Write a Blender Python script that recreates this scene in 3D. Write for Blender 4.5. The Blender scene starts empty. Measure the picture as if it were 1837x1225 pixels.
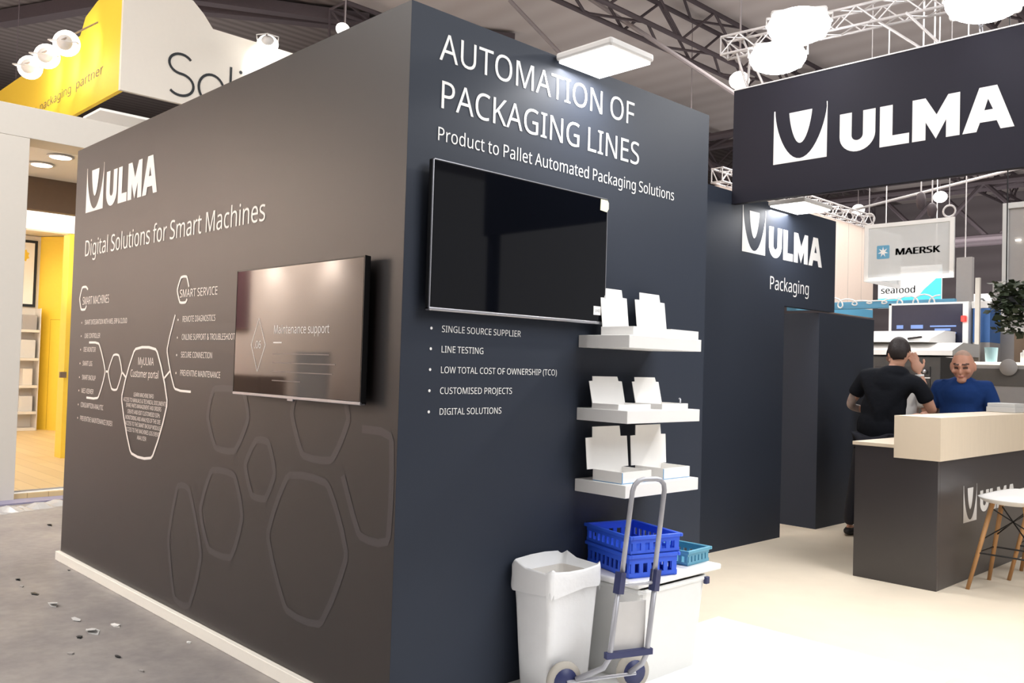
import bpy, bmesh, math, random, json
from mathutils import Vector, Matrix
from mathutils.geometry import tessellate_polygon

random.seed(7)
SC = bpy.context.scene
COL = SC.collection
PI = math.pi

# ------------------------------------------------------------------ camera
cam_data = bpy.data.cameras.new('camera')
cam_data.sensor_width = 36.0
cam_data.lens = 1582.22 / 1837 * 36.0
cam_data.clip_start = 0.05
cam_data.clip_end = 300
cam = bpy.data.objects.new('camera', cam_data)
COL.objects.link(cam)
# rows: right, up, forward
RX, RU, RF = (0.69543, 0.71799, 0.02935), (0.00018, -0.04102, 0.99916), (-0.71859, 0.69484, 0.02865)
cam.matrix_world = Matrix(((RX[0], RU[0], -RF[0], 2.881), (RX[1], RU[1], -RF[1], -2.159), (RX[2], RU[2], -RF[2], 1.429), (0, 0, 0, 1)))
SC.camera = cam

# ------------------------------------------------------------------ world, exposure, general hall light
SC.view_settings.view_transform = 'Standard'
SC.view_settings.look = 'None'
SC.view_settings.gamma = 1.0
SC.view_settings.exposure = 0.0
SC.view_settings.use_curve_mapping = False
world = bpy.data.worlds.new('hall_ambience')
SC.world = world
world.use_nodes = True
bg = world.node_tree.nodes['Background']
bg.inputs[0].default_value = (1.0, 0.97, 0.96, 1)
bg.inputs[1].default_value = 0.5


def light(name, kind, loc, target, power, color=(1, 1, 1), size=0.3, size_y=None, spot=None, blend=0.6, parent=None):
    d = bpy.data.lights.new(name, kind)
    d.energy = power
    d.color = color
    if kind == 'AREA':
        d.shape = 'RECTANGLE'
        d.size = size
        d.size_y = size_y or size
    else:
        d.shadow_soft_size = size
    if kind == 'SPOT':
        d.spot_size = math.radians(spot or 90)
        d.spot_blend = blend
    o = bpy.data.objects.new(name, d)
    COL.objects.link(o)
    o.location = loc
    v = Vector(target) - Vector(loc)
    o.rotation_euler = v.to_track_quat('-Z', 'Y').to_euler()
    return o


# large soft unseen lights standing in for the hall lighting, with fills added
light('hall_light_aisle', 'AREA', (-2.5, -5.0, 6.5), (-2.2, 0.0, 1.6), 560, (1, 0.97, 0.94), 6, 6)
light('hall_light_booth', 'AREA', (6.0, 3.0, 6.6), (0.0, 2.5, 1.2), 560, (0.96, 0.98, 1), 5, 5)
light('hall_light_neighbour', 'AREA', (-6.0, -3.0, 8.4), (-6.5, -1.0, 0), 260, (1, 0.97, 0.93), 5, 5)
light('hall_light_rear', 'AREA', (-3.0, 13.0, 8.0), (-3.0, 12.0, 0), 900, (1, 0.98, 0.95), 7, 7)
light('roof_fill_rear', 'AREA', (-6.0, 18.0, 6.0), (-6.0, 18.0, 9.0), 290, (1, 0.97, 0.97), 14, 16)  # no fixture here; added to brighten the pale roof from below
light('far_wall_fill', 'AREA', (-8.0, 26.0, 4.0), (-8.0, 38.0, 4.5), 700, (1, 0.97, 0.97), 12, 4)  # unseen fill added to lighten the far hall wall
light('roof_fill_side', 'AREA', (-18.0, 4.0, 6.6), (-18.0, 4.0, 9.0), 240, (1, 0.96, 0.93), 12, 10)  # no fixture here; added to brighten the dark roof from below
light('opposite_stand_fill', 'AREA', (-10.5, -2.4, 4.2), (-11.7, -4.6, 2.9), 1150, (1, 0.92, 0.86), 8, 0.8)  # unseen fill added to brighten the stand that the long wall reflects
light('opposite_stand_fill', 'AREA', (-20.0, -2.4, 4.4), (-20.0, -4.6, 2.9), 230, (1, 0.92, 0.86), 8, 0.8)  # second added fill, for the far end of the opposite stand


# ------------------------------------------------------------------ materials
def srgb(r, g, b):
    f = lambda c: (c / 12.92) if c <= 0.04045 else ((c + 0.055) / 1.055) ** 2.4
    return (f(r / 255), f(g / 255), f(b / 255), 1)


MATS = {}


def mat(name, rgb, rough=0.5, metal=0.0, spec=0.5, noise=0.0, nscale=20, bump=0.0, emit=0.0, ecol=None, alpha=1.0, trans=0.0, stretch=None):
    if name in MATS:
        return MATS[name]
    m = bpy.data.materials.new(name)
    m.use_nodes = True
    nt = m.node_tree
    b = nt.nodes['Principled BSDF']
    c = srgb(*rgb)
    b.inputs['Base Color'].default_value = c
    b.inputs['Roughness'].default_value = rough
    b.inputs['Metallic'].default_value = metal
    b.inputs['Specular IOR Level'].default_value = spec
    b.inputs['Alpha'].default_value = alpha
    b.inputs['Transmission Weight'].default_value = trans
    if emit:
        b.inputs['Emission Color'].default_value = ecol or c
        b.inputs['Emission Strength'].default_value = emit
    if noise or bump:
        tc = nt.nodes.new('ShaderNodeTexCoord')
        mp = nt.nodes.new('ShaderNodeMapping')
        if stretch:
            mp.inputs['Scale'].default_value = stretch
        n = nt.nodes.new('ShaderNodeTexNoise')
        n.inputs['Scale'].default_value = nscale
        n.inputs['Detail'].default_value = 5
        nt.links.new(tc.outputs['Object'], mp.inputs[0])
        nt.links.new(mp.outputs[0], n.inputs['Vector'])
        if noise:
            mx = nt.nodes.new('ShaderNodeMixRGB')
            mx.inputs[1].default_value = tuple(max(0, v * (1 - noise)) for v in c[:3]) + (1,)
            mx.inputs[2].default_value = tuple(min(1, v * (1 + noise)) for v in c[:3]) + (1,)
            nt.links.new(n.outputs[0], mx.inputs[0])
            nt.links.new(mx.outputs[0], b.inputs['Base Color'])
        if bump:
            bp = nt.nodes.new('ShaderNodeBump')
            bp.inputs['Strength'].default_value = bump
            bp.inputs['Distance'].default_value = 0.01
            nt.links.new(n.outputs[0], bp.inputs['Height'])
            nt.links.new(bp.outputs[0], b.inputs['Normal'])
    MATS[name] = m
    return m


M_WALLA = mat('dark_print_satin', (32, 27, 27), rough=0.42, spec=0.75, noise=0.06, nscale=3, stretch=(9, 9, 0.5))
M_WALLB = mat('dark_print_matt', (44, 50, 62), rough=0.55, spec=0.25, noise=0.05, nscale=2)
M_FASC = mat('dark_fascia', (38, 37, 47), rough=0.6, spec=0.15, noise=0.04, nscale=2)
M_HEXT = mat('print_hexagon_grey', (54, 50, 53), rough=0.42, spec=0.75)
M_INK = mat('print_white', (245, 243, 240), rough=0.5, spec=0.3, noise=0.01)
M_INKD = mat('print_warm_white', (240, 232, 224), rough=0.44, spec=0.7, noise=0.01)
M_WHITE = mat('white_laminate', (245, 244, 242), rough=0.4, spec=0.4, noise=0.01)
M_CARD = mat('white_cardboard', (246, 244, 241), rough=0.7, spec=0.2, noise=0.015, nscale=30)
M_BLUEEDGE = mat('blue_print_edge', (70, 150, 205), rough=0.6)
M_CARPET = mat('beige_carpet', (221, 208, 188), rough=0.95, spec=0.1, noise=0.06, nscale=4, bump=0.15)
M_WFLOOR = mat('white_gloss_floor', (250, 249, 247), rough=0.3, spec=0.5, noise=0.01)
M_TRIM = mat('white_skirting', (244, 240, 230), rough=0.45, noise=0.02)
M_BLACK = mat('black_plastic', (14, 14, 16), rough=0.35, noise=0.1)
M_SCREEN = mat('screen_glass', (8, 10, 16), rough=0.04, spec=0.3, noise=0.05)
M_SCREENON = mat('screen_glass_lit', (30, 22, 22), rough=0.05, spec=0.85, noise=0.05, emit=0.02, ecol=(0.5, 0.32, 0.28, 1))
M_SCRLINE = mat('screen_faint_text', (96, 84, 80), rough=0.3, emit=0.03, ecol=(0.9, 0.86, 0.84, 1), noise=0.01)
M_SCRTXT = mat('screen_text', (190, 182, 178), rough=0.3, emit=0.22, ecol=(0.9, 0.86, 0.84, 1), noise=0.01)
M_STEEL = mat('brushed_steel', (190, 190, 196), rough=0.3, metal=0.9, noise=0.05, nscale=60)
M_ALU = mat('aluminium_tube', (214, 210, 210), rough=0.45, metal=0.35, noise=0.05)
M_TROL = mat('grey_trolley_tube', (172, 172, 178), rough=0.4, metal=0.35, noise=0.05)
M_WOOD = mat('pale_birch', (233, 217, 194), rough=0.5, spec=0.3, noise=0.05, nscale=4, stretch=(1, 8, 1))
M_OAK = mat('stool_oak', (190, 142, 92), rough=0.5, noise=0.12, nscale=12, stretch=(6, 6, 1))
M_CRATE = mat('blue_plastic', (52, 98, 226), rough=0.4, noise=0.06)
M_TEAL = mat('teal_plastic', (92, 160, 186), rough=0.35, noise=0.06)
M_NAVY = mat('navy_plastic', (44, 50, 92), rough=0.45, noise=0.06)
M_BAG = mat('white_bin_bag', (240, 240, 240), rough=0.35, spec=0.5, noise=0.03, nscale=14, bump=0.5)
M_BIN = mat('white_bin_plastic', (240, 236, 230), rough=0.45, noise=0.02)
M_BOXP = mat('milky_plastic', (236, 236, 233), rough=0.3, noise=0.02)
M_TYRE = mat('grey_rubber', (178, 172, 162), rough=0.8, noise=0.06)
M_LAMP = mat('lamp_glow', (255, 255, 255), emit=22.0, ecol=(1, 1, 1, 1), noise=0.001)
M_PANELGLOW = mat('flood_panel_glow', (255, 255, 255), emit=5.0, ecol=(1, 1, 1, 1), noise=0.001)
M_LAMPW = mat('lamp_glow_warm', (255, 250, 240), emit=5.0, ecol=(1, 0.95, 0.86, 1), noise=0.001)
M_HOUSE = mat('lamp_housing', (206, 203, 200), rough=0.5, noise=0.05)
M_DSTEEL = mat('dark_roof_steel', (78, 68, 72), rough=0.7, noise=0.12)
M_LSTEEL = mat('pale_roof_steel', (150, 141, 142), rough=0.6, noise=0.06)
M_YEL = mat('yellow_paint', (240, 204, 66), rough=0.5, noise=0.03)
M_CREAM = mat('cream_panel', (222, 216, 206), rough=0.55, noise=0.02)
M_BROWN = mat('brown_panel', (112, 94, 78), rough=0.6, noise=0.06)
M_GREY = mat('grey_panel', (160, 156, 154), rough=0.6, noise=0.04)
M_LGREY = mat('light_grey_panel', (206, 206, 205), rough=0.5, noise=0.03)
M_SKIN = mat('skin_tone', (206, 156, 132), rough=0.55, noise=0.06, nscale=14)
M_SKINR = mat('skin_tone_ruddy', (200, 146, 122), rough=0.5, noise=0.06, nscale=14)
M_TATT = mat('tattooed_skin', (150, 134, 128), rough=0.55, noise=0.5, nscale=22)
M_EYE = mat('eye_dark', (84, 58, 50), rough=0.4, noise=0.1)
M_LIP = mat('lip_tone', (176, 112, 98), rough=0.5, noise=0.05)
M_HAIR = mat('dark_brown_hair', (44, 36, 36), rough=0.6, noise=0.3, nscale=60, bump=0.4)
M_HAIRG = mat('cropped_grey_hair', (172, 142, 126), rough=0.8, noise=0.1, nscale=120)
M_TEE = mat('black_cotton', (26, 28, 34), rough=0.9, spec=0.15, noise=0.1, nscale=30, bump=0.2)
M_BTEE = mat('navy_cotton', (30, 58, 112), rough=0.9, spec=0.15, noise=0.1, nscale=30, bump=0.2)
M_JEAN = mat('dark_denim', (30, 31, 40), rough=0.9, noise=0.1)
M_SHOE = mat('black_shoe', (20, 20, 22), rough=0.6, noise=0.1)
M_CYAN = mat('glowing_cyan_print', (80, 206, 236), rough=0.5, noise=0.04, emit=0.35)  # emission added so the print reads as backlit
M_LITW = mat('lit_white_board', (250, 250, 250), rough=0.5, noise=0.01, emit=0.5)  # emission added so the white board reads as backlit
M_EDGEGLOW = mat('pale_edge_glow', (255, 250, 235), rough=0.4, noise=0.01, emit=1.2)  # brightness of the pale counter strip put in as glow
M_SKYB = mat('blue_print', (60, 110, 176), rough=0.5, noise=0.08)
M_INKG = mat('grey_print', (120, 124, 124), rough=0.5, noise=0.02)
M_INKB = mat('black_print', (34, 38, 42), rough=0.4, noise=0.02)
M_MBLUE = mat('steel_blue_print', (96, 164, 200), rough=0.5, noise=0.02)
M_RED = mat('red_beacon', (230, 50, 44), rough=0.3, noise=0.05, emit=0.5, ecol=(1, 0.08, 0.06, 1))
M_LEAF = mat('dark_leaf', (58, 70, 48), rough=0.6, noise=0.35, nscale=8)
M_PINK = mat('rosy_panel', (226, 208, 196), rough=0.6, noise=0.03)


def wood_floor():
    m = bpy.data.materials.new('oak_plank_floor')
    m.use_nodes = True
    nt = m.node_tree
    b = nt.nodes['Principled BSDF']
    tc = nt.nodes.new('ShaderNodeTexCoord')
    br = nt.nodes.new('ShaderNodeTexBrick')
    br.inputs['Scale'].default_value = 1.0
    br.inputs['Color1'].default_value = srgb(226, 200, 150)
    br.inputs['Color2'].default_value = srgb(214, 186, 136)
    br.inputs['Mortar'].default_value = srgb(190, 160, 112)
    br.inputs['Mortar Size'].default_value = 0.004
    br.inputs['Brick Width'].default_value = 1.6
    br.inputs['Row Height'].default_value = 0.2
    nt.links.new(tc.outputs['Object'], br.inputs['Vector'])
    nt.links.new(br.outputs['Color'], b.inputs['Base Color'])
    b.inputs['Roughness'].default_value = 0.45
    return m


def concrete():
    m = bpy.data.materials.new('hall_concrete')
    m.use_nodes = True
    nt = m.node_tree
    b = nt.nodes['Principled BSDF']
    tc = nt.nodes.new('ShaderNodeTexCoord')
    n1 = nt.nodes.new('ShaderNodeTexNoise')
    n1.inputs['Scale'].default_value = 1.3
    n1.inputs['Detail'].default_value = 8
    n1.inputs['Roughness'].default_value = 0.65
    rp = nt.nodes.new('ShaderNodeValToRGB')
    rp.color_ramp.elements[0].position = 0.3
    rp.color_ramp.elements[0].color = srgb(134, 129, 130)
    rp.color_ramp.elements[1].position = 0.7
    rp.color_ramp.elements[1].color = srgb(176, 170, 164)
    n2 = nt.nodes.new('ShaderNodeTexNoise')
    n2.inputs['Scale'].default_value = 16
    n2.inputs['Detail'].default_value = 6
    mx = nt.nodes.new('ShaderNodeMixRGB')
    mx.blend_type = 'MULTIPLY'
    mx.inputs[0].default_value = 0.35
    nt.links.new(tc.outputs['Object'], n1.inputs['Vector'])
    nt.links.new(tc.outputs['Object'], n2.inputs['Vector'])
    nt.links.new(n1.outputs[0], rp.inputs[0])
    nt.links.new(rp.outputs[0], mx.inputs[1])
    nt.links.new(n2.outputs[0], mx.inputs[2])
    nt.links.new(mx.outputs[0], b.inputs['Base Color'])
    b.inputs['Roughness'].default_value = 0.55
    return m


def corrugated(name, c1, c2, scale, axis):
    m = bpy.data.materials.new(name)
    m.use_nodes = True
    nt = m.node_tree
    b = nt.nodes['Principled BSDF']
    tc = nt.nodes.new('ShaderNodeTexCoord')
    w = nt.nodes.new('ShaderNodeTexWave')
    w.bands_direction = axis
    w.inputs['Scale'].default_value = scale
    rp = nt.nodes.new('ShaderNodeValToRGB')
    rp.color_ramp.elements[0].color = srgb(*c1)
    rp.color_ramp.elements[1].color = srgb(*c2)
    nt.links.new(tc.outputs['Object'], w.inputs['Vector'])
    nt.links.new(w.outputs[1], rp.inputs[0])
    nt.links.new(rp.outputs[0], b.inputs['Base Color'])
    b.inputs['Roughness'].default_value = 0.8
    return m


M_PLANK = wood_floor()
M_CONC = concrete()
M_ROOFD = corrugated('dark_corrugated_roof', (96, 88, 86), (118, 110, 108), 1.1, 'X')
M_ROOFL = corrugated('pale_roof_sheet', (196, 186, 182), (204, 195, 191), 0.4, 'Y')
M_HALLW = corrugated('dark_hall_cladding', (112, 104, 106), (120, 112, 114), 0.5, 'Z')


# ------------------------------------------------------------------ mesh helpers
class MB:
    """collects shapes, then links them as one mesh object"""

    def __init__(s):
        s.bm = bmesh.new()
        s.mi = 0

    def _mark(s, before):
        for f in s.bm.faces:
            if f.index < 0 or f not in before:
                f.material_index = s.mi

    def box(s, c, d, rz=0.0, rx=0.0, ry=0.0, bev=0.0, seg=2):
        r = bmesh.ops.create_cube(s.bm, size=1)
        vs = r['verts']
        bmesh.ops.scale(s.bm, vec=d, verts=vs)
        if bev:
            es = list({e for v in vs for e in v.link_edges})
            rr = bmesh.ops.bevel(s.bm, geom=es, offset=bev, segments=seg, affect='EDGES', profile=0.5)
            vs = list({v for f in rr['faces'] for v in f.verts} | {v for v in vs if v.is_valid})
        Mx = Matrix.Translation(c) @ Matrix.Rotation(rz, 4, 'Z') @ Matrix.Rotation(ry, 4, 'Y') @ Matrix.Rotation(rx, 4, 'X')
        bmesh.ops.transform(s.bm, matrix=Mx, verts=vs)
        return vs

    def span(s, a, b, **k):
        """axis-aligned box from corner a to corner b"""
        c = [(p + q) / 2 for p, q in zip(a, b)]
        d = [abs(q - p) for p, q in zip(a, b)]
        return s.box(c, d, **k)

    def bar(s, p, q, w, h=None, n=4, w2=None):
        """straight member from p to q; n sides"""
        p, q = Vector(p), Vector(q)
        L = (q - p).length
        if L < 1e-6:
            return
        r = bmesh.ops.create_cone(s.bm, cap_ends=True, segments=n, radius1=w / 2 * (1.414 if n == 4 else 1), radius2=(w2 if w2 is not None else w) / 2 * (1.414 if n == 4 else 1), depth=L)
        vs = r['verts']
        if n == 4:
            bmesh.ops.rotate(s.bm, verts=vs, cent=(0, 0, 0), matrix=Matrix.Rotation(PI / 4, 3, 'Z'))
            if h:
                bmesh.ops.scale(s.bm, vec=(1, h / w, 1), verts=vs)
        Mx = Matrix.Translation((p + q) / 2) @ (q - p).to_track_quat('Z', 'Y').to_matrix().to_4x4()
        bmesh.ops.transform(s.bm, matrix=Mx, verts=vs)
        return vs

    def tube(s, pts, r, n=10, closed=False):
        """round tube along a polyline"""
        P = [Vector(p) for p in pts]
        N = len(P)
        rings = []
        up = Vector((0, 0, 1))
        prev = None
        for i in range(N):
            a = P[(i - 1) % N] if (closed or i > 0) else P[i]
            b = P[(i + 1) % N] if (closed or i < N - 1) else P[i]
            t = (b - a).normalized()
            if prev is None:
                x = t.orthogonal().normalized()
            else:
                x = (prev - t * prev.dot(t))
                x = x.normalized() if x.length > 1e-6 else t.orthogonal().normalized()
            prev = x
            y = t.cross(x)
            rr = r[i] if isinstance(r, (list, tuple)) else r
            rings.append([s.bm.verts.new(P[i] + (x * math.cos(2 * PI * k / n) + y * math.sin(2 * PI * k / n)) * rr) for k in range(n)])
        for i in range(N if closed else N - 1):
            A, B = rings[i], rings[(i + 1) % N]
            for k in range(n):
                try:
                    s.bm.faces.new((A[k], A[(k + 1) % n], B[(k + 1) % n], B[k]))
                except ValueError:
                    pass
        if not closed:
            s.bm.faces.new(list(reversed(rings[0])))
            s.bm.faces.new(rings[-1])

    def lathe(s, prof, c=(0, 0, 0), n=24, axis='Z'):
        """surface of revolution; prof = [(radius, height)]"""
        rings = []
        for (r, h) in prof:
            ring = []
            for k in range(n):
                a = 2 * PI * k / n
                v = Vector((r * math.cos(a), r * math.sin(a), h))
                if axis == 'Y':
                    v = Vector((v.x, v.z, v.y))
                elif axis == 'X':
                    v = Vector((v.z, v.x, v.y))
                ring.append(s.bm.verts.new(v + Vector(c)))
            rings.append(ring)
        for A, B in zip(rings, rings[1:]):
            for k in range(n):
                s.bm.faces.new((A[k], A[(k + 1) % n], B[(k + 1) % n], B[k]))
        s.bm.faces.new(list(reversed(rings[0])))
        s.bm.faces.new(rings[-1])

    def prism(s, poly, fn, t0, t1):
        """polygon (u,v) extruded from t0 to t1; fn(u,v,t) -> xyz"""
        tris = tessellate_polygon([[Vector((u, v, 0)) for u, v in poly]])
        a = [s.bm.verts.new(fn(u, v, t0)) for u, v in poly]
        b = [s.bm.verts.new(fn(u, v, t1)) for u, v in poly]
        for t in tris:
            try:
                s.bm.faces.new([a[i] for i in t])
                s.bm.faces.new([b[i] for i in reversed(t)])
            except ValueError:
                pass
        n = len(poly)
        for i in range(n):
            j = (i + 1) % n
            s.bm.faces.new((a[i], b[i], b[j], a[j]))

    def flat(s, loops, fn):
        """flat shape with holes; loops of (u,v); fn(u,v) -> xyz"""
        tris = tessellate_polygon([[Vector((u, v, 0)) for u, v in lp] for lp in loops])
        vs = [s.bm.verts.new(fn(u, v)) for lp in loops for u, v in lp]
        for t in tris:
            try:
                s.bm.faces.new([vs[i] for i in t])
            except ValueError:
                pass

    def ribbon(s, pts, w, fn, closed=False, soft=2):
        """line of constant width drawn on a surface"""
        P = [Vector((p[0], p[1])) for p in pts]
        for _ in range(soft):          # round the corners a little
            Q = []
            n = len(P)
            for i in range(n):
                if not closed and i in (0, n - 1):
                    Q.append(P[i])
                    continue
                a, b, c = P[i - 1], P[i], P[(i + 1) % n]
                k = 0.12 if _ == 0 else 0.3
                Q.append(b.lerp(a, k))
                Q.append(b.lerp(c, k))
            P = Q
        n = len(P)
        L, R = [], []
        for i in range(n):
            a = P[i - 1] if (closed or i > 0) else P[i]
            c = P[(i + 1) % n] if (closed or i < n - 1) else P[i]
            t = (c - a).normalized()
            d = Vector((-t.y, t.x)) * w / 2
            L.append(s.bm.verts.new(fn(*(P[i] + d))))
            R.append(s.bm.verts.new(fn(*(P[i] - d))))
        for i in range(n if closed else n - 1):
            j = (i + 1) % n
            s.bm.faces.new((L[i], L[j], R[j], R[i]))

    def build(s, name, material, parent=None, smooth=False, loc=None, rot=None):
        bmesh.ops.recalc_face_normals(s.bm, faces=s.bm.faces)
        me = bpy.data.meshes.new(name)
        s.bm.to_mesh(me)
        s.bm.free()
        ml = material if isinstance(material, (list, tuple)) else [material]
        for m in ml:
            me.materials.append(m)
        if smooth:
            for p in me.polygons:
                p.use_smooth = True
        o = bpy.data.objects.new(name, me)
        COL.objects.link(o)
        if parent:
            o.parent = parent
        if loc:
            o.location = loc
        if rot:
            o.rotation_euler = rot
        return o


def tag(o, label=None, cat=None, group=None, kind=None):
    if label:
        o['label'] = label
    if cat:
        o['category'] = cat
    if group:
        o['group'] = group
    if kind:
        o['kind'] = kind
    return o


def thing(name, label, cat, loc=(0, 0, 0), rz=0.0, group=None):
    o = bpy.data.objects.new(name, None)
    COL.objects.link(o)
    o.empty_display_size = 0.1
    o.location = loc
    o.rotation_euler = (0, 0, rz)
    return tag(o, label, cat, group)


def copy_tree(o, parent=None):
    c = o.copy()
    COL.objects.link(c)
    if parent:
        c.parent = parent
    for ch in list(o.children):
        copy_tree(ch, c)
    return c


def struct(name, mb, m, label=None):
    o = mb.build(name, m)
    o['kind'] = 'structure'
    if label:
        o['label'] = label
    return o


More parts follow.
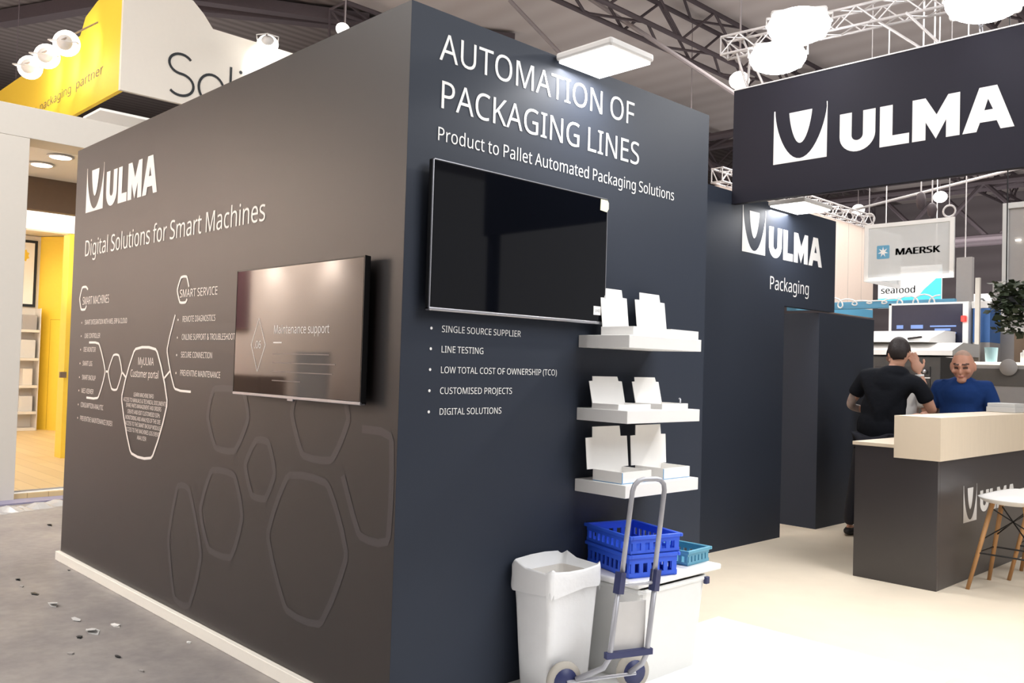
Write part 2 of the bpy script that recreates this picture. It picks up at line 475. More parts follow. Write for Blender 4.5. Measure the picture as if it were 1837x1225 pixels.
# outlines of the lettering used on the walls: advance and contours, cap height = 1000
GLYPH = json.loads(r'''{"A":[895,[[763,0,643,310,246,310,127,0,0,0,391,1004,504,1004,894,0],[493,724,479,765,460,826,445,874,431,817,415,765,402,724,289,422,605,422]]],"B":[910,[[422,1000,586,986,705,945,777,869,801,752,796,697,779,648,752,606,715,572,668,547,611,531,611,524,725,487,770,455,805,412,827,355,835,284,824,200,793,130,742,74,673,33,588,8,487,0,136,0,136,1000],[447,574,555,585,623,616,659,667,671,738,656,809,613,856,537,883,427,892,262,892,262,574],[262,469,262,106,464,106,576,119,648,158,687,218,700,294,695,344,677,387,646,421,600,447,537,464,454,469]]],"C":[885,[[564,903,488,897,420,876,361,842,311,796,271,738,242,669,224,589,218,500,228,385,257,286,305,205,372,146,458,109,563,97,688,108,803,136,803,27,687,-4,545,-14,405,2,290,49,200,125,137,228,98,355,85,501,93,610,117,709,156,796,209,871,277,932,360,977,456,1005,566,1014,714,999,842,955,791,849,688,887]]],"D":[1022,[[937,510,921,355,875,228,799,129,696,57,568,14,415,0,136,0,136,1000,444,1000,585,986,706,944,804,875,877,779,922,658],[804,506,793,627,760,724,706,798,631,851,537,882,426,892,262,892,262,108,398,108,575,133,702,208,779,332]]],"E":[779,[[695,0,136,0,136,1000,695,1000,695,889,262,889,262,577,669,577,669,468,262,468,262,111,695,111]]],"F":[727,[[262,0,136,0,136,1000,695,1000,695,889,262,889,262,535,668,535,668,424,262,424]]],"G":[1020,[[570,528,916,528,916,38,752,-1,564,-14,421,2,303,48,209,124,141,226,99,352,85,500,101,646,147,772,222,874,324,950,452,998,604,1014,763,999,902,955,854,846,735,887,597,903,486,891,392,854,317,795,262,715,228,616,217,500,227,388,256,289,305,208,377,146,472,108,594,95,706,102,790,119,790,416,570,416]]],"H":[1038,[[901,0,775,0,775,466,262,466,262,0,136,0,136,1000,262,1000,262,577,775,577,775,1000,901,1000]]],"I":[475,[[417,0,56,0,56,73,174,99,174,899,56,927,56,1000,417,1000,417,927,300,899,300,99,417,73]]],"J":[382,[[-6,-266,-64,-261,-109,-248,-109,-141,-62,-151,-8,-155,58,-141,87,-122,109,-92,124,-50,129,6,129,1000,255,1000,255,15,247,-73,223,-144,184,-198,132,-236,68,-259]]],"K":[867,[[867,0,718,0,364,478,262,388,262,0,136,0,136,1000,262,1000,262,507,347,602,434,697,704,1000,852,1000,455,564]]],"L":[734,[[136,0,136,1000,262,1000,262,112,699,112,699,0]]],"M":[1270,[[577,0,248,877,242,877,247,805,251,711,252,606,252,0,136,0,136,1000,322,1000,630,181,636,181,950,1000,1134,1000,1134,0,1010,0,1010,615,1011,712,1015,803,1020,875,1014,875,681,0]]],"N":[1064,[[929,0,782,0,246,831,241,831,246,754,250,660,252,559,252,0,136,0,136,1000,282,1000,815,172,821,172,817,239,813,338,811,436,811,1000,929,1000]]],"O":[1094,[[1008,501,1001,391,979,291,942,203,891,127,826,67,747,22,654,-5,548,-14,438,-5,343,23,264,68,199,128,149,203,113,291,92,392,85,503,98,647,136,772,199,874,289,951,406,999,549,1015,687,999,801,952,891,875,956,772,995,647],[218,501,227,384,254,284,298,204,362,144,445,107,548,95,651,107,733,144,796,204,840,284,867,384,875,501,856,670,797,798,696,878,549,905,446,893,362,856,298,798,254,718,227,619]]],"P":[847,[[401,1000,570,981,686,923,754,830,776,706,756,588,729,534,689,486,635,446,566,415,480,396,377,389,262,389,262,0,136,0,136,1000],[389,892,262,892,262,497,363,497,450,502,521,518,576,544,615,583,638,634,646,700,630,785,584,845,505,880]]],"Q":[1094,[[1008,501,1000,385,975,280,935,188,878,112,806,53,717,11,957,-238,776,-238,583,-13,565,-13,548,-14,438,-5,343,23,264,68,199,128,149,203,113,291,92,392,85,503,98,647,136,772,199,874,289,951,406,999,549,1015,687,999,801,952,891,875,956,772,995,647],[218,501,227,384,254,284,298,204,362,144,445,107,548,95,651,107,733,144,796,204,840,284,867,384,875,501,856,670,797,798,696,878,549,905,446,893,362,856,298,798,254,718,227,619]]],"R":[871,[[412,1000,525,992,617,968,687,929,737,874,766,803,776,716,769,643,746,583,713,535,672,498,576,448,850,0,703,0,461,413,262,413,262,0,136,0,136,1000],[405,891,262,891,262,520,412,520,517,532,590,568,632,628,646,710,639,769,620,815,587,849,541,873,480,886]]],"S":[769,[[703,268,692,185,660,116,607,60,536,20,448,-6,346,-14,239,-8,146,8,71,34,71,154,197,113,352,95,420,100,476,115,520,139,552,171,571,210,577,256,572,301,556,339,527,371,484,401,342,462,229,513,148,576,100,655,84,759,94,833,125,896,173,946,237,983,315,1006,403,1014,555,999,679,958,640,850,527,888,401,903,343,899,296,885,259,863,232,834,217,798,211,758,217,711,232,674,260,642,301,613,430,556,579,487,633,446,672,398,695,339]]],"T":[779,[[452,0,326,0,326,889,14,889,14,1000,763,1000,763,889,452,889]]],"U":[1024,[[896,353,886,254,854,166,801,91,726,34,628,-2,507,-14,343,11,223,88,150,205,126,356,126,1000,252,1000,252,352,268,243,317,162,399,112,514,95,596,103,662,128,711,167,745,219,765,282,772,353,772,1000,896,1000]]],"V":[840,[[840,1000,483,0,357,0,0,1000,132,1000,357,359,384,280,404,208,420,140,436,209,457,282,483,361,707,1000]]],"W":[1303,[[1284,1000,1018,0,891,0,696,655,679,716,664,775,652,823,646,853,641,823,630,775,616,715,598,651,409,0,282,0,17,1000,148,1000,304,389,319,326,333,264,343,206,352,151,361,209,373,270,388,333,405,396,581,1000,711,1000,895,392,913,327,929,263,940,204,950,151,961,225,978,305,999,391,1153,1000]]],"X":[821,[[815,0,672,0,408,434,139,0,6,0,338,521,27,1000,167,1000,412,608,658,1000,791,1000,482,524]]],"Y":[793,[[396,508,657,1000,793,1000,459,388,459,0,333,0,333,382,0,1000,137,1000]]],"Z":[801,[[746,0,53,0,53,95,580,888,70,888,70,1000,732,1000,732,905,206,112,746,112]]],"a":[786,[[403,763,523,748,606,703,656,625,672,511,672,0,583,0,559,106,553,106,487,39,408,-1,301,-14,237,-8,180,10,132,40,95,83,72,140,64,209,86,308,153,382,265,429,424,448,552,452,552,497,542,577,511,627,462,655,396,664,284,646,185,606,147,699,263,744],[440,363,321,349,246,318,205,271,192,207,202,153,230,115,274,93,329,85,416,99,487,138,535,205,550,300,550,367]]],"b":[861,[[242,805,240,716,235,651,242,651,280,695,331,731,395,755,475,763,601,739,700,666,763,545,784,375,775,257,746,160,699,84,637,29,562,-3,475,-14,395,-6,331,18,280,54,242,95,232,95,207,0,119,0,119,1064,242,1064],[454,661,382,654,328,631,288,593,262,539,247,468,242,380,242,374,254,252,288,162,353,107,457,88,545,107,607,162,644,253,657,377,644,501,607,590,544,643]]],"c":[672,[[420,-14,326,-4,243,27,174,78,121,153,88,250,77,371,89,497,123,597,178,672,249,724,333,755,429,765,539,753,626,724,588,622,510,646,426,657,357,649,301,625,258,585,228,529,210,459,204,373,210,290,228,220,258,165,300,125,353,100,419,92,527,105,613,136,613,27,530,-4]]],"d":[861,[[385,-14,259,10,161,83,98,205,77,374,98,544,162,666,260,740,387,765,489,750,564,710,619,654,627,654,623,708,619,765,619,1064,742,1064,742,0,643,0,625,101,619,101,564,43,488,1],[405,88,506,105,572,153,608,235,620,350,620,373,609,496,574,588,508,644,403,662,316,643,254,583,217,491,204,371,217,252,254,162,317,107]]],"e":[790,[[409,765,499,754,575,723,636,672,681,604,709,522,718,426,718,352,204,352,222,239,270,158,344,108,444,91,571,104,685,143,685,35,571,-2,438,-14,338,-3,250,29,177,84,123,159,88,255,77,370,87,484,118,581,168,659,235,717,316,753],[408,664,329,650,268,607,227,539,207,450,590,450,585,510,570,562,545,604,511,637,465,657]]],"f":[482,[[465,655,276,655,276,0,153,0,153,655,21,655,21,713,153,755,153,798,160,886,181,955,217,1007,265,1043,325,1064,396,1071,478,1064,542,1046,510,950,458,964,398,971,344,960,306,929,283,876,276,800,276,751,465,751]]],"g":[861,[[385,765,456,758,519,737,574,701,620,651,627,651,644,751,742,751,742,-13,733,-110,706,-191,660,-254,595,-300,511,-327,406,-336,257,-324,136,-289,136,-175,261,-218,413,-234,499,-220,565,-177,607,-110,620,-22,620,7,622,55,625,99,619,99,575,49,522,14,459,-7,387,-14,257,12,159,88,98,211,77,374,98,535,159,659,256,738],[402,661,344,653,295,627,256,586,228,529,210,458,204,373,217,250,256,160,318,105,405,87,503,102,540,120,570,148,609,228,622,345,622,374,616,466,599,539,569,594,527,632,471,654]]],"h":[866,[[242,752,240,697,235,647,244,647,304,711,385,750,478,763,561,756,630,735,683,698,721,646,744,576,752,489,752,0,630,0,630,480,620,560,590,616,537,650,462,661,387,653,331,630,290,591,263,537,247,469,242,388,242,0,119,0,119,1064,242,1064]]],"i":[361,[[242,751,242,0,119,0,119,751],[182,1032,232,1013,248,989,254,954,248,919,232,895,182,875,154,880,130,895,114,919,109,954,114,989,130,1013,154,1027]]],"j":[361,[[31,-336,-31,-331,-77,-319,-77,-220,-34,-230,15,-234,56,-228,90,-209,112,-174,119,-116,119,751,242,751,242,-112,237,-177,220,-232,192,-277,151,-310,98,-329],[109,954,114,989,130,1013,154,1027,182,1032,232,1013,248,989,254,954,248,919,232,895,182,875,154,880,130,895,114,919]]],"k":[748,[[241,508,239,450,235,387,241,387,266,419,300,461,331,497,570,751,714,751,410,430,735,0,587,0,326,350,241,276,241,0,119,0,119,1064,241,1064]]],"l":[361,[[242,0,119,0,119,1064,242,1064]]],"m":[1310,[[943,765,1054,748,1133,700,1180,614,1196,489,1196,0,1074,0,1074,483,1065,561,1037,616,990,650,922,661,828,645,765,598,730,521,718,415,718,0,597,0,597,483,580,582,559,617,529,641,491,656,443,661,375,653,324,630,286,591,261,538,247,471,242,389,242,0,119,0,119,751,218,751,237,648,244,648,302,714,378,752,465,765,545,757,610,734,660,695,695,639,702,639,746,695,805,734,872,757]]],"n":[866,[[480,765,598,748,683,700,735,614,752,489,752,0,630,0,630,480,620,560,590,616,537,650,462,661,357,644,290,591,254,506,242,389,242,0,119,0,119,751,218,751,237,648,244,648,306,714,388,752]]],"o":[847,[[772,377,766,288,747,211,717,144,677,88,627,44,567,12,498,-8,422,-14,350,-8,284,12,225,44,175,88,134,144,103,211,84,288,77,377,88,492,119,588,170,664,239,719,325,753,426,765,522,753,606,719,675,664,728,588,761,492],[204,377,210,294,228,223,257,166,300,123,355,97,424,88,493,97,549,123,592,166,621,223,638,294,644,377,638,460,620,529,591,585,548,627,493,652,423,661,324,642,256,585,217,495]]],"p":[861,[[476,765,601,741,700,668,763,547,784,377,775,259,746,162,700,85,638,30,562,-3,475,-14,373,1,296,41,242,95,234,95,239,35,242,-28,242,-336,119,-336,119,751,220,751,237,648,242,648,296,707,372,749],[454,661,386,654,332,632,292,596,265,546,249,481,242,401,242,377,247,291,262,220,288,163,328,122,384,97,457,88,519,98,569,126,608,171,635,229,651,299,657,378,644,494,607,584,544,642]]],"q":[861,[[619,-15,620,43,626,101,618,101,579,57,529,20,464,-6,382,-14,259,10,162,83,98,205,77,374,87,492,116,590,163,666,225,721,301,754,387,765,467,756,531,731,581,694,620,648,626,648,644,751,742,751,742,-336,619,-336],[406,88,476,95,530,116,571,152,598,202,614,268,620,347,620,373,609,498,573,589,507,644,403,662,315,643,254,583,217,491,204,371,217,253,254,163,317,107]]],"r":[578,[[469,765,515,763,557,756,542,643,502,650,461,653,378,634,308,583,260,504,242,401,242,0,119,0,119,751,220,751,234,613,239,613,297,690,374,744,419,760]]],"s":[671,[[608,207,599,140,571,85,527,42,468,11,394,-8,308,-14,173,-1,73,34,73,146,181,104,311,85,392,93,447,116,478,151,489,196,473,246,418,291,304,342,179,398,133,429,99,465,78,510,71,566,91,650,149,713,239,752,353,765,481,751,592,714,550,616,451,650,345,664,278,658,229,639,199,610,189,573,207,520,268,478,382,430,504,375,549,344,581,307,601,262]]],"t":[506,[[370,87,427,92,475,102,475,8,419,-8,349,-14,292,-9,240,6,195,34,160,77,137,138,129,218,129,655,22,655,22,714,130,763,179,923,252,923,252,751,469,751,469,655,252,655,252,221,260,162,285,120,323,95]]],"u":[866,[[746,751,746,0,646,0,627,99,622,99,560,35,478,-2,384,-14,301,-7,233,15,180,51,141,104,118,173,111,259,111,751,235,751,235,268,245,189,276,133,328,99,402,88,477,96,534,120,576,159,603,212,618,280,623,360,623,751]]],"v":[711,[[284,0,0,751,132,751,291,308,315,239,338,167,352,109,357,109,373,168,397,241,420,308,580,751,711,751,426,0]]],"w":[1101,[[604,424,587,482,572,537,560,585,552,623,546,623,539,585,527,536,513,481,496,423,361,1,221,1,15,752,143,752,246,352,268,270,285,191,296,127,301,127,311,169,323,223,337,279,352,329,485,752,619,752,748,329,768,261,787,190,798,129,804,129,814,188,833,267,854,352,959,752,1085,752,877,1,732,1]]],"x":[741,[[297,384,38,751,178,751,371,468,563,751,702,751,443,384,716,0,576,0,371,300,164,0,25,0]]],"y":[714,[[1,751,133,751,296,324,321,251,343,183,359,119,364,119,391,211,429,325,581,751,714,751,391,-104,328,-226,289,-273,242,-307,185,-329,118,-336,59,-333,15,-325,15,-227,53,-232,98,-235,173,-219,227,-173,265,-102,304,-3]]],"z":[658,[[604,0,55,0,55,81,458,655,78,655,78,751,594,751,594,658,196,95,604,95]]],"0":[801,[[732,501,714,284,691,196,656,123,610,64,553,21,482,-5,399,-14,297,1,214,48,150,123,104,225,78,352,69,501,77,652,102,779,144,880,207,954,292,1000,399,1015,502,1000,585,954,650,880,696,779,723,652],[192,501,197,376,212,273,239,193,278,137,331,102,399,91,467,102,520,136,560,192,587,272,603,376,608,501,603,627,587,729,560,808,520,865,467,899,399,910,331,899,278,865,239,808,212,729,197,627]]],"1":[801,[[497,0,377,0,377,699,377,768,380,820,382,871,342,833,296,794,189,707,125,790,395,1000,497,1000]]],"2":[801,[[728,0,67,0,67,102,329,367,457,501,535,617,555,676,562,741,549,814,513,866,456,898,385,909,317,903,257,884,144,814,78,896,165,957,267,999,385,1014,472,1006,546,982,606,943,651,890,678,825,688,748,680,672,655,601,617,533,566,466,431,324,223,118,223,112,728,112]]],"3":[801,[[690,766,684,703,665,650,635,605,593,570,542,544,483,527,483,521,588,495,662,445,707,374,721,284,711,202,681,130,629,69,555,24,459,-5,338,-14,192,-2,63,41,63,155,199,107,339,90,455,103,533,142,578,205,592,287,584,344,560,389,519,422,464,445,394,459,312,464,216,464,216,569,314,569,390,575,452,592,500,621,536,659,557,705,564,758,552,822,515,870,458,900,382,910,286,900,205,870,130,826,69,910,128,950,201,983,286,1006,381,1014,518,996,614,944,671,864]]],"4":[801,[[773,227,627,227,627,0,508,0,508,227,29,227,29,332,500,1006,627,1006,627,338,773,338],[508,653,509,719,511,776,513,827,515,874,510,874,482,817,450,765,150,338,508,338]]],"5":[801,[[385,613,481,605,563,578,630,536,680,478,711,406,721,319,710,223,676,141,622,75,548,26,456,-4,347,-14,202,0,88,41,88,157,211,109,349,91,418,97,478,114,527,144,564,186,588,240,595,307,580,393,535,457,457,497,345,510,255,503,174,489,112,528,150,1000,651,1000,651,888,255,888,231,598,296,608]]],"6":[801,[[77,427,89,598,130,757,165,828,211,890,270,942,342,981,430,1006,535,1014,600,1011,658,1001,658,896,602,909,538,913,449,905,377,881,319,843,275,793,243,732,221,664,200,508,209,508,262,569,340,611,445,626,527,617,597,590,655,547,699,487,726,412,735,322,725,225,696,143,649,76,586,27,509,-4,417,-14,348,-7,284,13,226,46,176,94,134,156,103,232,84,322],[416,90,496,104,559,146,600,219,613,322,601,408,565,473,505,515,420,529,359,523,305,502,262,471,229,433,209,390,202,346,215,255,256,172,323,112,366,95]]],"7":[801,[[190,0,601,888,62,888,62,1000,732,1000,732,905,326,0]]],"8":[801,[[399,1014,482,1007,555,987,615,953,660,906,689,847,699,775,692,718,673,669,604,590,508,529,620,463,666,423,701,377,724,323,731,259,721,181,690,114,642,60,576,20,496,-6,403,-14,304,-6,221,18,155,57,107,110,78,176,69,255,76,319,97,374,131,421,174,461,276,522,187,586,124,668,107,718,101,776,111,847,140,905,186,952,246,986,318,1007],[189,254,202,187,241,132,307,96,401,84,491,96,557,132,597,188,611,258,604,304,585,344,512,410,401,464,378,472,275,415,211,345,195,302],[398,915,328,905,271,877,234,832,221,770,227,723,246,683,312,624,405,577,492,623,554,684,571,724,577,770,565,832,528,877,471,905]]],"9":[801,[[728,573,716,403,675,243,640,172,594,110,535,58,462,19,374,-6,269,-14,204,-11,143,0,143,105,202,92,266,87,356,95,428,119,485,157,529,207,562,266,584,335,604,490,595,490,542,431,464,389,357,374,277,383,207,410,149,453,106,513,79,587,70,676,80,774,110,857,158,924,221,973,299,1004,389,1014,458,1007,522,987,580,953,630,905,671,843,702,768,722,678],[389,910,310,896,247,853,206,780,192,678,204,592,239,526,298,484,384,471,446,477,500,498,544,529,576,567,597,610,604,654,590,744,550,828,483,888,439,905]]],"(":[420,[[56,384,61,497,78,608,106,715,146,817,198,912,262,1000,378,1000,292,862,230,710,193,550,181,385,186,278,203,171,231,66,269,-34,318,-130,377,-221,262,-221,198,-135,146,-41,106,59,78,164,61,273]]],")":[420,[[364,384,359,273,342,164,315,59,275,-41,223,-135,158,-221,43,-221,103,-130,151,-34,189,66,217,171,234,278,239,385,234,495,217,604,189,710,151,812,102,910,42,1000,158,1000,223,912,275,817,315,715,342,608,359,497]]],"&":[1025,[[426,1015,496,1009,555,989,603,958,639,916,661,863,668,800,654,718,611,650,547,591,468,538,738,277,798,377,836,500,961,500,905,333,866,261,818,199,1022,0,856,0,734,118,640,49,529,3,389,-14,299,-6,222,18,159,57,113,111,84,179,74,261,81,327,100,384,132,433,175,476,290,555,232,625,186,704,168,797,176,861,199,915,237,958,288,989,351,1009],[364,478,278,418,223,352,208,312,203,265,216,195,255,141,315,107,394,95,477,103,548,125,655,195],[422,915,368,907,326,884,298,847,289,798,295,750,315,705,392,611,463,657,511,701,537,747,546,800,538,846,513,882,473,907]]],".":[375,[[101,76,107,120,126,148,154,164,186,169,220,164,249,148,268,120,275,76,268,32,249,3,220,-14,186,-20,154,-14,126,3,107,32]]],",":[375,[[269,147,237,41,194,-74,148,-181,57,-181,85,-67,109,54,127,162,259,162]]],"-":[451,[[56,321,56,430,395,430,395,321]]],"+":[801,[[450,543,728,543,728,444,450,444,450,155,349,155,349,444,70,444,70,543,349,543,349,833,450,833]]],"/":[521,[[507,1000,134,0,14,0,387,1000]]],"'":[315,[[224,1000,196,639,119,639,91,1000]]]}''')


def text_width(t, track=0):
    return sum(GLYPH[c][0] + track if c in GLYPH else 340 for c in t)


def write(mb, t, u0, u1, base, cap, fn, bold=0.0):
    """one line of lettering from u0 to u1 on a surface; fn(u,v) -> xyz"""
    if bold:
        for k in (-1, -0.35, 0.35, 1):
            d = bold * cap * k
            write(mb, t, u0 + d, u1 + d, base, cap, (lambda u, v, f=fn, e=k: f(u, v + e * 0.15 * bold * cap)))
        return
    W = text_width(t)
    sx = (u1 - u0) / W
    sy = cap / 1000.0
    x = 0
    for ch in t:
        if ch not in GLYPH:
            x += 340
            continue
        adv, cs = GLYPH[ch]
        loops = [[(u0 + (x + c[i]) * sx, base + c[i + 1] * sy) for i in range(0, len(c), 2)] for c in cs]
        if ch in 'i' or ch in 'j':
            for lp in loops:
                mb.flat([lp], fn)
        else:
            mb.flat(loops, fn)
        x += adv


# heavy wordmark letters and emblem, in a box: cap height 1, measured from the sign
def _bowl(cx, hw, top, dep, n):
    """rounded V between an ellipse and a parabola"""
    out = []
    for k in range(1, n):
        x = -math.cos(PI * k / n)
        out.append((cx + hw * x, top - dep * (0.66 * math.sqrt(1 - x * x) + 0.34 * (1 - x * x))))
    return out


UW = {
    'emblem_outer': [(-1.83, 0), (-1.83, 1.42), (-1.795, 1.42)] + _bowl(-1.07, 0.725, 1.42, 1.345, 24) + [(-0.36, 1.42), (-0.335, 1.42), (-0.335, 0)],
    'emblem_inner': _bowl(-1.07, 0.325, 1.42, 0.95, 18),
    'U': [(0, 1), (0, 0.42)] + [(0.455 - 0.455 * math.cos(a), 0.42 - 0.42 * math.sin(a)) for a in [PI * k / 16 for k in range(1, 16)]] + [(0.91, 0.42), (0.91, 1), (0.60, 1), (0.60, 0.42)] + [(0.455 + 0.145 * math.cos(a), 0.42 - 0.14 * math.sin(a)) for a in [PI * k / 10 for k in range(1, 10)]] + [(0.31, 0.42), (0.31, 1)],
    'L': [(1.02, 1), (1.33, 1), (1.33, 0.25), (1.73, 0.25), (1.73, 0), (1.02, 0)],
    'M': [(1.80, 1), (2.10, 1), (2.355, 0.57), (2.61, 1), (2.87, 1), (2.87, 0), (2.57, 0), (2.57, 0.42), (2.345, 0), (2.11, 0.42), (2.11, 0), (1.80, 0)],
    'A_outer': [(3.28, 1), (3.65, 1), (4.01, 0), (3.73, 0), (3.65, 0.2), (3.30, 0.2), (3.23, 0), (2.93, 0)],
    'A_hole': [(3.465, 0.72), (3.57, 0.47), (3.39, 0.47)],
}


def wordmark(u0, v0, sx, sy, fn, m, parent, logo=None):
    """emblem and four heavy letters; u0,v0 = foot of the U; sx, sy = size of one unit; logo=(u0,u1,v0,v1) box of the emblem"""
    f = lambda u, v: fn(u0 + u * sx, v0 + v * sy)
    mb = MB()
    for k in ('U', 'L', 'M'):
        mb.flat([UW[k]], f)
    mb.flat([UW['A_outer'], UW['A_hole']], f)
    a = mb.build('wordmark_lettering', m, parent)
    mb = MB()
    if logo:
        ex = (logo[1] - logo[0]) / 1.495
        ey = (logo[3] - logo[2]) / 1.42
        f = lambda u, v: fn(logo[0] + (u + 1.83) * ex, logo[2] + v * ey)
    mb.flat([UW['emblem_outer']], f)
    mb.flat([UW['emblem_inner']], f)
    b = mb.build('emblem', m, parent)
    return a, b


# ================================================================== the setting
CX = -1.056          # plane of the set-back dark wall
WH = 2.92            # height of the dark walls
mb = MB()
mb.span((-40, -25, -0.20), (25, 50, -0.065))
struct('floor', mb, M_CONC)
mb = MB()
mb.span((-4.0, 2.38, -0.064), (6.0, 9.6, 0.0))
mb.span((1.31, 0.0, -0.064), (2.0, 2.38, 0.0))
mb.span((-1.05, 2.17, -0.064), (-0.001, 2.38, 0.0))
struct('floor_carpet', mb, M_CARPET)
mb = MB()
mb.span((0.0, 0.0, -0.064), (1.31, 2.38, 0.0))
struct('floor_front', mb, M_WFLOOR)
mb = MB()
mb.span((-4.02, -0.03, -0.0645), (0.0, 0.0, -0.002), bev=0.003)
struct('trim_1', mb, M_TRIM)

fnA = lambda u, v, o=0.002: (u, -o, v)
fnB = lambda u, v, o=0.002: (o, u, v)
fnC = lambda u, v, o=0.002: (CX + o, u, v)

# long wall facing the aisle
mb = MB()
mb.span((-4.0, 0.0, 0.0), (-0.0005, 0.06, WH))
wallA = struct('wall_left', mb, M_WALLA)
mb = MB()
mb.span((-0.06, 0.0005, 0.0), (0.0, 2.165, WH))
mb.span((CX, 2.105, 0.0), (-0.06, 2.165, WH))
wallB = struct('wall_front', mb, M_WALLB)
mb = MB()
mb.span((CX - 0.06, 2.165, 0.0), (CX, 4.99, WH))
mb.span((CX - 0.06, 4.99, 2.04), (CX, 5.945, WH))
wallC = struct('wall_back', mb, M_WALLB)
mb = MB()
mb.span((CX - 1.1, 5.645, 0.0), (CX - 0.06, 5.705, 2.02))
mb.span((CX - 0.06, 5.645, 0.0), (CX, 6.83, 2.02))
struct('wall_rear', mb, M_WALLB)

# lettering on the long wall
wordmark(-3.385, 2.437, 0.2155, 0.242, fnA, M_INKD, wallA, logo=(-3.777, -3.440, 2.437, 2.757))
mb = MB()
write(mb, 'Digital Solutions for Smart Machines', -3.765, -1.149, 2.125, 0.112, fnA)
mb.build('headline_lettering', M_INKD, wallA)
mb = MB()
write(mb, 'SMART MACHINES', -3.76, -3.245, 1.780, 0.055, fnA)
write(mb, 'SMART SERVICE', -2.130, -1.646, 1.773, 0.045, fnA)
mb.build('topic_lettering', M_INKD, wallA)
mb = MB()
LB = [('SMART INTEGRATION WITH MES, ERP & CLOUD', -3.696, -2.911, 1.638), ('LINE CONTROLLER', -3.69, -3.383, 1.543), ('OEE MONITOR', -3.70, -3.457, 1.447),
      ('SMART LOG', -3.704, -3.51, 1.349), ('SMART BACKUP', -3.704, -3.434, 1.251), ('MES VIEWER', -3.704, -3.465, 1.157),
      ('CONSUMPTION ANALYTIC', -3.708, -3.269, 1.058), ('PREVENTIVE MAINTENANCE INDEX', -3.708, -3.091, 0.963)]
for t, a, b, z in LB:
    write(mb, t, a, b, z, 0.033, fnA)
    mb.flat([[(-3.757 + 0.007 * math.cos(k * PI / 4), z + 0.014 + 0.007 * math.sin(k * PI / 4)) for k in range(8)]], fnA)
for t, a, b, z in [('REMOTE DIAGNOSTICS', -2.08, -1.661, 1.631), ('ONLINE SUPPORT & TROUBLESHOOTING', -2.079, -1.36, 1.528), ('SECURE CONNECTION', -2.081, -1.68, 1.427), ('PREVENTIVE MAINTENANCE', -2.083, -1.577, 1.323)]:
    write(mb, t, a, b, z, 0.033, fnA)
    mb.flat([[(-2.138 + 0.007 * math.cos(k * PI / 4), z + 0.013 + 0.007 * math.sin(k * PI / 4)) for k in range(8)]], fnA)
mb.build('bullet_lettering', M_INKD, wallA)
mb = MB()
write(mb, 'MyULMA', -2.708, -2.463, 1.373, 0.047, fnA)
write(mb, 'Customer portal', -2.82, -2.381, 1.296, 0.045, fnA)
for t, a, b, z in [('LEARN MACHINE INFO', -2.755, -2.442, 1.174), ('ACCESS TO MANUALS & TECHNICAL DOCUMENTS', -2.92, -2.258, 1.137), ('SPARE PARTS MANAGEMENT AND ORDERS', -2.872, -2.323, 1.103),
                   ('CREATE AND EDIT CUSTOMISED SOPs', -2.845, -2.34, 1.064), ('MONITORING AND ANALYSIS OF THE OEE', -2.875, -2.327, 1.026), ('ACCESS TO THE SMART BACKUP MODULE', -2.872, -2.323, 0.989),
                   ('ACCESS TO THE MACHINES LOG EVENT', -2.862, -2.34, 0.951), ('ANALYZER', -2.672, -2.528, 0.911)]:
    write(mb, t, a, b, z, 0.025, fnA)
mb.build('portal_lettering', M_INKD, wallA)
mb = MB()
mb.ribbon([(-2.773, 1.483), (-2.42, 1.483), (-2.223, 1.159), (-2.425, 0.804), (-2.77, 0.804), (-2.971, 1.158)], 0.016, fnA, True)
mb.ribbon([(-3.125, 1.433), (-3.027, 1.433), (-2.957, 1.32), (-3.037, 1.2015), (-3.132, 1.2015), (-3.215, 1.318)], 0.014, fnA, True)
mb.ribbon([(-3.591, 1.512), (-3.396, 1.512), (-3.247, 1.318), (-3.369, 1.128), (-3.598, 1.128)], 0.015, fnA)
mb.ribbon([(-3.247, 1.318), (-3.215, 1.318)], 0.014, fnA, soft=0)
mb.ribbon([(-2.957, 1.319), (-2.897, 1.290)], 0.014, fnA, soft=0)
mb.ribbon([(-2.179, 1.675), (-2.287, 1.468), (-2.155, 1.236), (-1.93, 1.236)], 0.013, fnA)
mb.ribbon([(-2.298, 1.302), (-2.222, 1.345)], 0.013, fnA, soft=0)
mb.ribbon([(-3.66, 1.885), (-3.70, 1.907), (-3.78, 1.907), (-3.826, 1.826), (-3.785, 1.745), (-3.70, 1.745), (-3.675, 1.772)], 0.016, fnA)
mb.ribbon([(-2.01, 1.83), (-2.042, 1.893), (-2.122, 1.893), (-2.170, 1.818), (-2.125, 1.742), (-2.045, 1.742), (-2.028, 1.762)], 0.014, fnA)
mb.build('hexagon_diagram', M_INKD, wallA)
mb = MB()
